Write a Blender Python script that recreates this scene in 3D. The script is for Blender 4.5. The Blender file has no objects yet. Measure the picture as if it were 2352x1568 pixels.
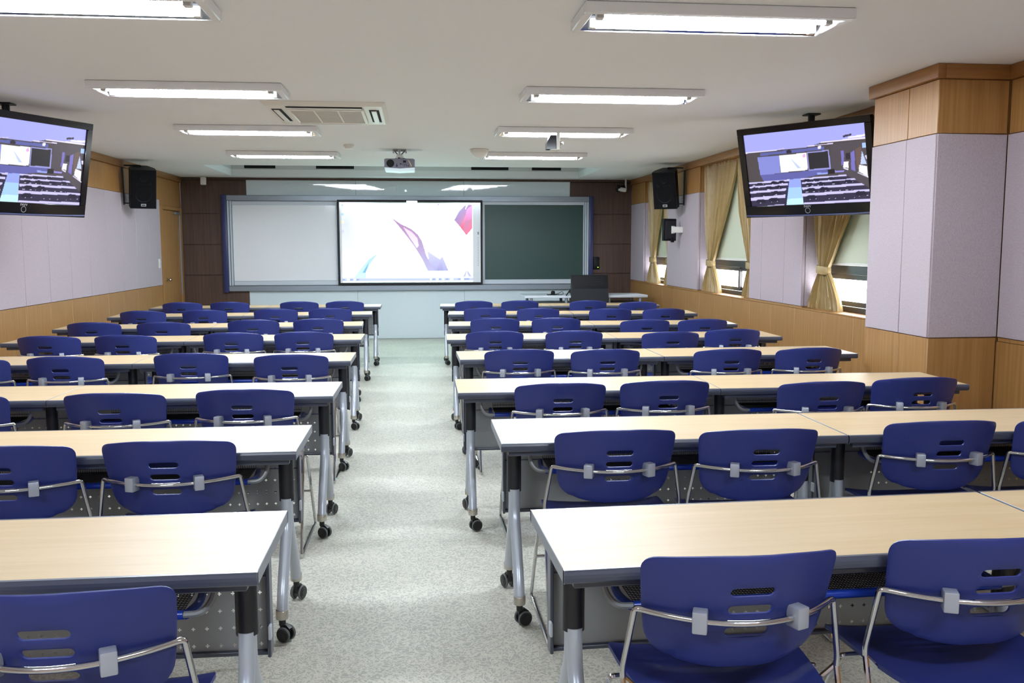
import bpy, bmesh, math, random
import numpy as np
from mathutils import Matrix, Vector
from mathutils.geometry import delaunay_2d_cdt

SC = bpy.context.scene
COL = SC.collection
random.seed(11)

# ------------------------------------------------------------------ camera, world, exposure
F_PX, YAW, PITCH, ROLL, EYE = 2069.71, 0.1062, 0.1062, -0.0012, 1.488
CEIL, XL, XR, YF, YB = 2.538, -3.598, 3.51, 14.52, -1.6

cd = bpy.data.cameras.new('camera')
cam = bpy.data.objects.new('camera', cd)
COL.objects.link(cam)
cd.sensor_width = 36.0
cd.lens = F_PX / 2352 * 36.0
cd.clip_start = 0.05
fw = Vector((math.sin(YAW) * math.cos(PITCH), math.cos(YAW) * math.cos(PITCH), -math.sin(PITCH)))
rt = Vector((math.cos(YAW), -math.sin(YAW), 0))
up = rt.cross(fw)
r2 = rt * math.cos(ROLL) + up * math.sin(ROLL)
u2 = up * math.cos(ROLL) - rt * math.sin(ROLL)
m = Matrix((r2, u2, -fw)).transposed().to_4x4()
m.translation = Vector((0, 0, EYE))
cam.matrix_world = m
SC.camera = cam

W = bpy.data.worlds.new('overcast_sky')
SC.world = W
W.use_nodes = True
bg = W.node_tree.nodes['Background']
bg.inputs[0].default_value = (0.93, 0.97, 1.0, 1)
bg.inputs[1].default_value = 17.0

TUBE_POWER = 198.0          # emission of the fluorescent tubes
SCREEN_POWER = 4.5
SC.view_settings.view_transform = 'Standard'
SC.view_settings.look = 'None'
SC.view_settings.gamma = 1.0
SC.view_settings.use_curve_mapping = False
SC.view_settings.exposure = 0.2
SC.cycles.max_bounces = 8
SC.cycles.transparent_max_bounces = 16
SC.cycles.caustics_reflective = False
SC.cycles.caustics_refractive = False
SC.cycles.sample_clamp_indirect = 4.0

# ------------------------------------------------------------------ materials
def lin(c):
    return tuple(((v / 255) / 12.92 if v / 255 <= 0.04045 else ((v / 255 + 0.055) / 1.055) ** 2.4) for v in c)

def mat(name, rgb, rough=0.5, metal=0.0, spec=0.5, coat=0.0):
    M = bpy.data.materials.new(name)
    M.use_nodes = True
    b = M.node_tree.nodes['Principled BSDF']
    b.inputs['Base Color'].default_value = (*lin(rgb), 1)
    b.inputs['Roughness'].default_value = rough
    b.inputs['Metallic'].default_value = metal
    b.inputs['Specular IOR Level'].default_value = spec
    b.inputs['Coat Weight'].default_value = coat
    return M

def N(M, t, **kw):
    n = M.node_tree.nodes.new(t)
    for k, v in kw.items():
        setattr(n, k, v)
    return n

def L(M, a, b):
    M.node_tree.links.new(a, b)

def coords(M, scale, kind='Object'):
    tc = N(M, 'ShaderNodeTexCoord')
    mp = N(M, 'ShaderNodeMapping')
    mp.inputs['Scale'].default_value = scale
    L(M, tc.outputs[kind], mp.inputs['Vector'])
    return mp.outputs['Vector']

def ramp(M, fac, stops):
    r = N(M, 'ShaderNodeValToRGB')
    el = r.color_ramp.elements
    while len(el) < len(stops):
        el.new(0.5)
    for e, (p, c) in zip(el, stops):
        e.position = p
        e.color = (*lin(c), 1)
    L(M, fac, r.inputs['Fac'])
    return r.outputs['Color']

def bump(M, h, strength, dist=0.002):
    b = N(M, 'ShaderNodeBump')
    b.inputs['Strength'].default_value = strength
    b.inputs['Distance'].default_value = dist
    L(M, h, b.inputs['Height'])
    L(M, b.outputs['Normal'], M.node_tree.nodes['Principled BSDF'].inputs['Normal'])

def noise(M, vec, scale, detail=4, rough=0.55):
    n = N(M, 'ShaderNodeTexNoise')
    n.inputs['Scale'].default_value = scale
    n.inputs['Detail'].default_value = detail
    n.inputs['Roughness'].default_value = rough
    L(M, vec, n.inputs['Vector'])
    return n.outputs['Fac']

def base(M, colour):
    L(M, colour, M.node_tree.nodes['Principled BSDF'].inputs['Base Color'])

def grain(name, stops, scale, rough=0.45, spec=0.4, coat=0.0):
    M = mat(name, stops[0][1], rough, 0, spec, coat)
    f = noise(M, coords(M, scale), 1.0, 5, 0.6)
    base(M, ramp(M, f, stops))
    bump(M, f, 0.05)
    return M

def emit(name, rgb, power):
    M = bpy.data.materials.new(name)
    M.use_nodes = True
    nt = M.node_tree
    nt.nodes.remove(nt.nodes['Principled BSDF'])
    e = N(M, 'ShaderNodeEmission')
    e.inputs[0].default_value = (*lin(rgb), 1)
    e.inputs[1].default_value = power
    L(M, e.outputs[0], nt.nodes['Material Output'].inputs[0])
    return M

def picture(name, power, gloss=0.0):
    """a lit screen: shows the colours stored in the mesh"""
    M = mat(name, (8, 8, 10), 0.25, 0, 0.5)
    b = M.node_tree.nodes['Principled BSDF']
    a = N(M, 'ShaderNodeAttribute', attribute_name='Col')
    if name.startswith('proj'):
        tn = N(M, 'ShaderNodeVectorMath', operation='MULTIPLY')
        L(M, a.outputs['Color'], tn.inputs[0]); tn.inputs[1].default_value = (0.66, 1.08, 1.02)
        L(M, tn.outputs[0], b.inputs['Emission Color'])
    else:
        L(M, a.outputs['Color'], b.inputs['Emission Color'])
    b.inputs['Emission Strength'].default_value = power
    return M

MAT = {}
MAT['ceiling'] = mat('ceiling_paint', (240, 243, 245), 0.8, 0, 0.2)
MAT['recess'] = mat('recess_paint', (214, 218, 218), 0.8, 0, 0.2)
MAT['oak'] = grain('oak_veneer', [(0.25, (145, 103, 56)), (0.5, (162, 119, 69)), (0.75, (174, 133, 82))], (45, 45, 1.3), 0.42)
MAT['oak_trim'] = grain('oak_trim', [(0.25, (140, 94, 50)), (0.75, (163, 117, 67))], (3, 3, 60), 0.42)
MAT['walnut'] = grain('walnut_veneer', [(0.25, (66, 48, 40)), (0.5, (80, 60, 50)), (0.75, (94, 71, 60))], (55, 55, 1.6), 0.38)
M = MAT['fabric'] = mat('lilac_wall_fabric', (198, 184, 198), 0.9, 0, 0.1)
f1 = noise(M, coords(M, (140, 140, 500)), 1.0, 3, 0.6)
f2 = noise(M, coords(M, (500, 500, 120)), 1.0, 3, 0.6)
mx = N(M, 'ShaderNodeMath', operation='ADD'); L(M, f1, mx.inputs[0]); L(M, f2, mx.inputs[1])
hf = N(M, 'ShaderNodeMath', operation='MULTIPLY'); L(M, mx.outputs[0], hf.inputs[0]); hf.inputs[1].default_value = 0.5
base(M, ramp(M, hf.outputs[0], [(0.32, (156, 144, 152)), (0.5, (181, 169, 176)), (0.68, (199, 189, 194))]))
bump(M, hf.outputs[0], 0.15, 0.001)
M = MAT['carpet'] = mat('patterned_carpet', (170, 168, 158), 0.5, 0, 0.5)
v0 = coords(M, (1, 1, 1))
nz = N(M, 'ShaderNodeTexNoise'); nz.inputs['Scale'].default_value = 16; nz.inputs['Detail'].default_value = 2
L(M, v0, nz.inputs['Vector'])
va = N(M, 'ShaderNodeVectorMath', operation='SCALE'); L(M, nz.outputs['Color'], va.inputs[0]); va.inputs['Scale'].default_value = 0.22
vb = N(M, 'ShaderNodeVectorMath', operation='ADD'); L(M, v0, vb.inputs[0]); L(M, va.outputs[0], vb.inputs[1])
vo = N(M, 'ShaderNodeTexVoronoi', feature='DISTANCE_TO_EDGE'); vo.inputs['Scale'].default_value = 30
L(M, vb.outputs[0], vo.inputs['Vector'])
ln = N(M, 'ShaderNodeMapRange'); L(M, vo.outputs['Distance'], ln.inputs[0])
ln.inputs[1].default_value = 0.03; ln.inputs[2].default_value = 0.2; ln.inputs[3].default_value = 1.0; ln.inputs[4].default_value = 0.0
fine = noise(M, v0, 320, 3, 0.7)
big = noise(M, v0, 1.6, 2, 0.5)
s1 = N(M, 'ShaderNodeMath', operation='MULTIPLY_ADD'); L(M, ln.outputs[0], s1.inputs[0]); s1.inputs[1].default_value = 0.21; L(M, fine, s1.inputs[2])
s2 = N(M, 'ShaderNodeMath', operation='MULTIPLY_ADD'); L(M, big, s2.inputs[0]); s2.inputs[1].default_value = 0.25; L(M, s1.outputs[0], s2.inputs[2])
base(M, ramp(M, s2.outputs[0], [(0.40, (148, 148, 138)), (0.58, (168, 168, 157)), (0.70, (192, 190, 177)), (0.88, (222, 218, 202))]))
bump(M, s1.outputs[0], 0.5, 0.004)
M = MAT['beech'] = mat('beech_laminate', (226, 202, 162), 0.40, 0, 0.2)
f = noise(M, coords(M, (1.1, 17, 17)), 1.0, 5, 0.65)
base(M, ramp(M, f, [(0.25, (193, 166, 124)), (0.5, (200, 175, 136)), (0.75, (208, 184, 147))]))
MAT['edge'] = mat('slate_grey_edging', (70, 74, 88), 0.32, 0, 0.5)
MAT['edge_end'] = mat('grey_end_edging', (140, 145, 150), 0.45)
MAT['under'] = mat('grey_underside', (96, 98, 100), 0.6)
MAT['sleeve'] = mat('black_plastic_sleeve', (30, 31, 35), 0.38)
MAT['silver'] = mat('silver_painted_tube', (188, 195, 204), 0.3, 0.3)
MAT['collar'] = mat('nickel_collar', (196, 192, 182), 0.3, 0.85)
MAT['caster'] = mat('black_caster_plastic', (26, 26, 28), 0.45)
MAT['tyre'] = mat('grey_caster_tyre', (96, 100, 100), 0.6)
MAT['red'] = mat('red_plastic', (190, 22, 30), 0.4)
M = MAT['perforated'] = mat('perforated_grey_steel', (150, 153, 154), 0.42, 0.0)
# plus-shaped holes punched through the sheet, on a regular grid
tc = N(M, 'ShaderNodeTexCoord'); sp = N(M, 'ShaderNodeSeparateXYZ'); L(M, tc.outputs['Object'], sp.inputs[0])
def cellpos(sock, pitch, off):
    a = N(M, 'ShaderNodeMath', operation='ADD'); L(M, sock, a.inputs[0]); a.inputs[1].default_value = 10 * pitch + off
    d = N(M, 'ShaderNodeMath', operation='MODULO'); L(M, a.outputs[0], d.inputs[0]); d.inputs[1].default_value = pitch
    s = N(M, 'ShaderNodeMath', operation='SUBTRACT'); L(M, d.outputs[0], s.inputs[0]); s.inputs[1].default_value = pitch / 2
    b = N(M, 'ShaderNodeMath', operation='ABSOLUTE'); L(M, s.outputs[0], b.inputs[0])
    return b.outputs[0]
px_ = cellpos(sp.outputs[0], 0.037, 0.0); pz_ = cellpos(sp.outputs[2], 0.05, 0.005)
def less(a, v):
    n = N(M, 'ShaderNodeMath', operation='LESS_THAN'); L(M, a, n.inputs[0]); n.inputs[1].default_value = v; return n.outputs[0]
def both(a, b, op='MULTIPLY'):
    n = N(M, 'ShaderNodeMath', operation=op); L(M, a, n.inputs[0]); L(M, b, n.inputs[1]); return n.outputs[0]
plus = both(both(less(px_, 0.0016), less(pz_, 0.0052)), both(less(px_, 0.0052), less(pz_, 0.0016)), 'MAXIMUM')
inv = N(M, 'ShaderNodeMath', operation='SUBTRACT'); inv.inputs[0].default_value = 1; L(M, plus, inv.inputs[1])
L(M, inv.outputs[0], M.node_tree.nodes['Principled BSDF'].inputs['Alpha'])
MAT['steel'] = mat('grey_steel', (128, 130, 130), 0.4, 0.2)
MAT['mesh'] = mat('black_wire', (22, 22, 24), 0.4, 0.3)
MAT['blue_tape'] = mat('blue_plastic_sleeve', (18, 52, 150), 0.3)
M = MAT['seat_blue'] = mat('royal_blue_plastic', (42, 52, 118), 0.40, 0, 0.45)
bump(M, noise(M, coords(M, (1, 1, 1)), 900, 2), 0.08, 0.0006)
MAT['chrome'] = mat('chrome', (205, 205, 205), 0.1, 1.0)
MAT['clamp'] = mat('satin_silver_plastic', (172, 176, 186), 0.35, 0.35)
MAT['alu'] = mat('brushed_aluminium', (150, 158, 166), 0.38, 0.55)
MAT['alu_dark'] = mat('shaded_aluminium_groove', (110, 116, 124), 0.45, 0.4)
MAT['lamp_frame'] = mat('lamp_frame_grey', (236, 238, 240), 0.4, 0.0)
MAT['reflector'] = mat('lamp_reflector', (215, 218, 228), 0.07, 1.0)
MAT['tube'] = emit('fluorescent_tube', (228, 238, 250), TUBE_POWER)
MAT['navy'] = mat('navy_plastic', (40, 48, 92), 0.4)
MAT['white_glass'] = mat('pale_glossy_wall_panel', (210, 222, 226), 0.02, 0, 0.5)
MAT['whiteboard'] = mat('whiteboard_enamel', (230, 232, 234), 0.1, 0, 0.5)
MAT['light_frame'] = mat('pale_grey_frame', (192, 200, 208), 0.4)
MAT['chalk'] = mat('green_chalkboard', (22, 58, 52), 0.45)
MAT['black'] = mat('black_plastic', (11, 11, 14), 0.45, 0, 0.25)
MAT['gloss_black'] = mat('gloss_black', (9, 9, 13), 0.16, 0, 0.35)
MAT['grille'] = mat('black_speaker_cloth', (11, 12, 15), 0.8, 0, 0.15)
MAT['dark_hole'] = mat('dark_opening', (14, 14, 20), 0.9)
MAT['white'] = mat('white_plastic', (226, 226, 220), 0.4)
MAT['cream'] = mat('cream_plastic', (228, 226, 218), 0.45)
MAT['filter'] = mat('dusty_filter_mesh', (150, 142, 130), 0.8)
MAT['projector'] = mat('projector_grey', (104, 104, 116), 0.4)
MAT['pale_cyan'] = mat('projector_white_shell', (214, 230, 234), 0.4)
MAT['window_frame'] = mat('dark_brown_window_frame', (34, 28, 28), 0.35)
M = MAT['blind'] = mat('pale_green_blind_fabric', (206, 212, 192), 0.8, 0, 0.1)
tr = N(M, 'ShaderNodeBsdfTranslucent'); tr.inputs[0].default_value = (*lin((196, 204, 178)), 1)
ms = N(M, 'ShaderNodeMixShader'); ms.inputs[0].default_value = 0.07
L(M, M.node_tree.nodes['Principled BSDF'].outputs[0], ms.inputs[1]); L(M, tr.outputs[0], ms.inputs[2])
L(M, ms.outputs[0], M.node_tree.nodes['Material Output'].inputs[0])
M = MAT['curtain'] = mat('gold_damask_curtain', (166, 141, 93), 0.36, 0, 0.5)
vo = N(M, 'ShaderNodeTexVoronoi'); vo.inputs['Scale'].default_value = 13.0; vo.inputs['Randomness'].default_value = 0.35
L(M, coords(M, (0.25, 1.0, 1.0)), vo.inputs['Vector'])
base(M, ramp(M, vo.outputs['Distance'], [(0.0, (164, 140, 94)), (0.1, (164, 140, 94)), (0.14, (122, 96, 62)), (0.18, (122, 96, 62)), (0.22, (164, 140, 94)), (1.0, (174, 150, 102))]))
M = MAT['glass'] = mat('window_glass', (255, 255, 255), 0.02)
tr = N(M, 'ShaderNodeBsdfTransparent'); gl = N(M, 'ShaderNodeBsdfGlossy'); gl.inputs['Roughness'].default_value = 0.02
ms = N(M, 'ShaderNodeMixShader'); ms.inputs[0].default_value = 0.06
L(M, tr.outputs[0], ms.inputs[1]); L(M, gl.outputs[0], ms.inputs[2]); L(M, ms.outputs[0], M.node_tree.nodes['Material Output'].inputs[0])
MAT['brass'] = mat('steel_knob', (190, 180, 160), 0.2, 1.0)
MAT['screen'] = picture('projected_picture', SCREEN_POWER)
MAT['tv_screen'] = picture('television_picture', 1.0)
MAT['led_green'] = emit('green_led', (150, 255, 60), 3)
MAT['led_violet'] = emit('violet_led', (170, 150, 255), 4)
MAT['lens'] = emit('projector_lens_light', (215, 235, 255), 30)
MAT['text'] = mat('silver_lettering', (190, 190, 196), 0.3, 0.5)
MAT['white_glow'] = emit('glowing_white', (235, 250, 255), 1.6)  # brightness of the white sensor box put in as emission; lettering shares it
MAT['desk_white'] = mat('pale_grey_desk', (196, 202, 208), 0.35)
MAT['charcoal'] = mat('charcoal_panel', (38, 40, 44), 0.55, 0, 0.3)
MAT['wire'] = mat('beige_cable', (176, 160, 140), 0.5)

# ------------------------------------------------------------------ mesh helpers
class MB:
    def __init__(self):
        self.v = []; self.f = []; self.s = []
    def add(self, verts, faces, smooth=False, M=None):
        o = len(self.v)
        self.v += [tuple(M @ Vector(p)) if M else tuple(p) for p in verts]
        self.f += [tuple(i + o for i in fc) for fc in faces]
        self.s += [smooth] * len(faces)
        return self
    def box(self, x0, x1, y0, y1, z0, z1, M=None):
        V = [(x0, y0, z0), (x1, y0, z0), (x1, y1, z0), (x0, y1, z0), (x0, y0, z1), (x1, y0, z1), (x1, y1, z1), (x0, y1, z1)]
        return self.add(V, [(0, 3, 2, 1), (4, 5, 6, 7), (0, 1, 5, 4), (1, 2, 6, 5), (2, 3, 7, 6), (3, 0, 4, 7)], False, M)
    def bev(self, x0, x1, y0, y1, z0, z1, r=0.004, seg=2, M=None):
        b = bmesh.new()
        bmesh.ops.create_cube(b, size=1)
        for v in b.verts:
            v.co = Vector(((x0 + x1) / 2 + v.co.x * (x1 - x0), (y0 + y1) / 2 + v.co.y * (y1 - y0), (z0 + z1) / 2 + v.co.z * (z1 - z0)))
        bmesh.ops.bevel(b, geom=b.edges[:] + b.verts[:], offset=r, segments=seg, affect='EDGES', profile=0.5)
        b.verts.index_update()
        self.add([v.co[:] for v in b.verts], [[v.index for v in f.verts] for f in b.faces], True, M)
        b.free()
        return self
    def tube(self, pts, r, n=8, caps=True, M=None):
        pts = [Vector(p) for p in pts]
        k = len(pts)
        rr = r if isinstance(r, (list, tuple)) else [r] * k
        tan = [(pts[min(i + 1, k - 1)] - pts[max(i - 1, 0)]).normalized() for i in range(k)]
        a = Vector((0, 0, 1)) if abs(tan[0].z) < 0.9 else Vector((1, 0, 0))
        nrm = (a - tan[0] * a.dot(tan[0])).normalized()
        V = []
        for i in range(k):
            nrm = (nrm - tan[i] * nrm.dot(tan[i])).normalized()
            bi = tan[i].cross(nrm)
            for j in range(n):
                t = 2 * math.pi * j / n
                V.append(pts[i] + (nrm * math.cos(t) + bi * math.sin(t)) * rr[i])
        Fc = [(i * n + j, i * n + (j + 1) % n, (i + 1) * n + (j + 1) % n, (i + 1) * n + j) for i in range(k - 1) for j in range(n)]
        if caps:
            Fc += [tuple(range(n - 1, -1, -1)), tuple((k - 1) * n + j for j in range(n))]
        return self.add(V, Fc, True, M)
    def cyl(self, a, b, r, n=16, M=None):
        return self.tube([a, b], r, n, True, M)
    def lathe(self, prof, n=24, M=None):
        k = len(prof)
        V = [(r * math.cos(2 * math.pi * j / n), r * math.sin(2 * math.pi * j / n), z) for r, z in prof for j in range(n)]
        Fc = [(i * n + j, i * n + (j + 1) % n, (i + 1) * n + (j + 1) % n, (i + 1) * n + j) for i in range(k - 1) for j in range(n)]
        Fc += [tuple(range(n - 1, -1, -1)), tuple((k - 1) * n + j for j in range(n))]
        return self.add(V, Fc, True, M)
    def prism(self, outline, axis, a, b, M=None):
        """outline in the two axes other than `axis` (0,1,2), extruded a..b"""
        n = len(outline)
        def P(p, t):
            q = list(p); q.insert(axis, t); return tuple(q)
        V = [P(p, a) for p in outline] + [P(p, b) for p in outline]
        Fc = [tuple(range(n)), tuple(range(2 * n - 1, n - 1, -1))] + [(i, i + n, (i + 1) % n + n, (i + 1) % n) for i in range(n)]
        return self.add(V, Fc, False, M)
    def mesh(self, name, material, angle=40):
        me = bpy.data.meshes.new(name)
        me.from_pydata(self.v, [], self.f)
        b = bmesh.new(); b.from_mesh(me)
        bmesh.ops.recalc_face_normals(b, faces=b.faces)
        b.to_mesh(me); b.free()
        if any(self.s):
            me.polygons.foreach_set('use_smooth', [True] * len(me.polygons))
            me.set_sharp_from_angle(angle=math.radians(angle))
        for mm in (material if isinstance(material, (list, tuple)) else [material]):
            me.materials.append(mm)
        me.update()
        return me
    def build(self, name, material, parent=None, angle=40):
        if isinstance(material, str):
            material = MAT[material]
        return link(bpy.data.objects.new(name, self.mesh(name, material, angle)), parent)

def link(o, parent=None):
    COL.objects.link(o)
    o.parent = parent
    return o

def tag(o, label=None, cat=None, group=None, kind=None):
    for k, v in (('label', label), ('category', cat), ('group', group), ('kind', kind)):
        if v:
            o[k] = v
    return o

def thing(name, label, cat, loc=(0, 0, 0), rz=0.0, group=None):
    o = bpy.data.objects.new(name, None)
    o.empty_display_size = 0.05
    COL.objects.link(o)
    o.location = loc
    o.rotation_euler = (0, 0, rz)
    return tag(o, label, cat, group)

def struct(name, mb, material):
    return tag(mb.build(name, material), kind='structure')

def dup(root, loc, rz, label=None, group=None):
    r = root.copy(); COL.objects.link(r)
    r.location = loc; r.rotation_euler = (0, 0, rz)
    if label: r['label'] = label
    if group: r['group'] = group
    for ch in list(root.children):
        c = ch.copy(); COL.objects.link(c); c.parent = r
        for g in list(ch.children):
            d = g.copy(); COL.objects.link(d); d.parent = c
    return r

def clone(o, parent, loc):
    c = o.copy(); COL.objects.link(c); c.parent = parent; c.location = loc
    return c

def fillet(pts, rad, n=5):
    pts = [Vector(p) for p in pts]
    out = [pts[0]]
    for i in range(1, len(pts) - 1):
        a, b, c = pts[i - 1], pts[i], pts[i + 1]
        r = min(rad, (a - b).length * 0.48, (c - b).length * 0.48)
        p, q = b + (a - b).normalized() * r, b + (c - b).normalized() * r
        for k in range(n + 1):
            t = k / n
            out.append(p * (1 - t) ** 2 + b * 2 * t * (1 - t) + q * t * t)
    out.append(pts[-1])
    return out

def RX(a): return Matrix.Rotation(a, 4, 'X')
def RY(a): return Matrix.Rotation(a, 4, 'Y')
def RZ(a): return Matrix.Rotation(a, 4, 'Z')
def T(x, y, z): return Matrix.Translation((x, y, z))
ORD = ['', 'first', 'second', 'third', 'fourth', 'fifth', 'sixth', 'seventh', 'eighth']
SIDE = {'R': 'window side', 'L': 'door side'}

CHAIRS = {
    ('R', 1): [(0.704, 10.876), (1.273, 10.891), (2.105, 10.787), (2.65, 10.464)],
    ('R', 2): [(0.746, 9.615), (1.313, 9.512), (2.079, 9.378), (2.647, 9.309)],
    ('R', 3): [(0.732, 8.27), (1.306, 8.245), (2.096, 7.943), (2.619, 7.929)],
    ('R', 4): [(0.62, 7.04), (1.253, 6.944), (1.993, 6.782), (2.555, 6.941)],
    ('R', 5): [(0.672, 5.752), (1.234, 5.665), (2.036, 5.587), (2.594, 5.597)],
    ('R', 6): [(0.713, 4.277), (1.251, 4.301), (2.049, 4.182), (2.546, 4.26)],
    ('R', 7): [(0.746, 3.146), (1.27, 3.104), (2.064, 3.179), (2.57, 3.202)],
    ('R', 8): [(0.727, 1.81), (1.343, 1.897)],
    ('L', 1): [(-0.866, 11.115), (-1.411, 11.115), (-2.231, 11.107), (-2.785, 11.101)],
    ('L', 2): [(-0.925, 9.81), (-1.498, 9.791), (-2.225, 9.685), (-2.841, 9.634)],
    ('L', 3): [(-0.905, 8.377), (-1.487, 8.325), (-2.24, 8.161), (-2.848, 8.211)],
    ('L', 4): [(-0.89, 7.164), (-1.418, 7.095), (-2.209, 7.006), (-2.762, 6.995)],
    ('L', 5): [(-0.783, 5.614), (-1.427, 5.782), (-2.174, 5.669), (-2.683, 5.634)],
    ('L', 6): [(-0.818, 4.26), (-1.403, 4.215), (-2.112, 4.23)],
    ('L', 7): [(-0.883, 3.166), (-1.415, 3.12)],
    ('L', 8): [(-0.733, 1.75)],
}
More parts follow.
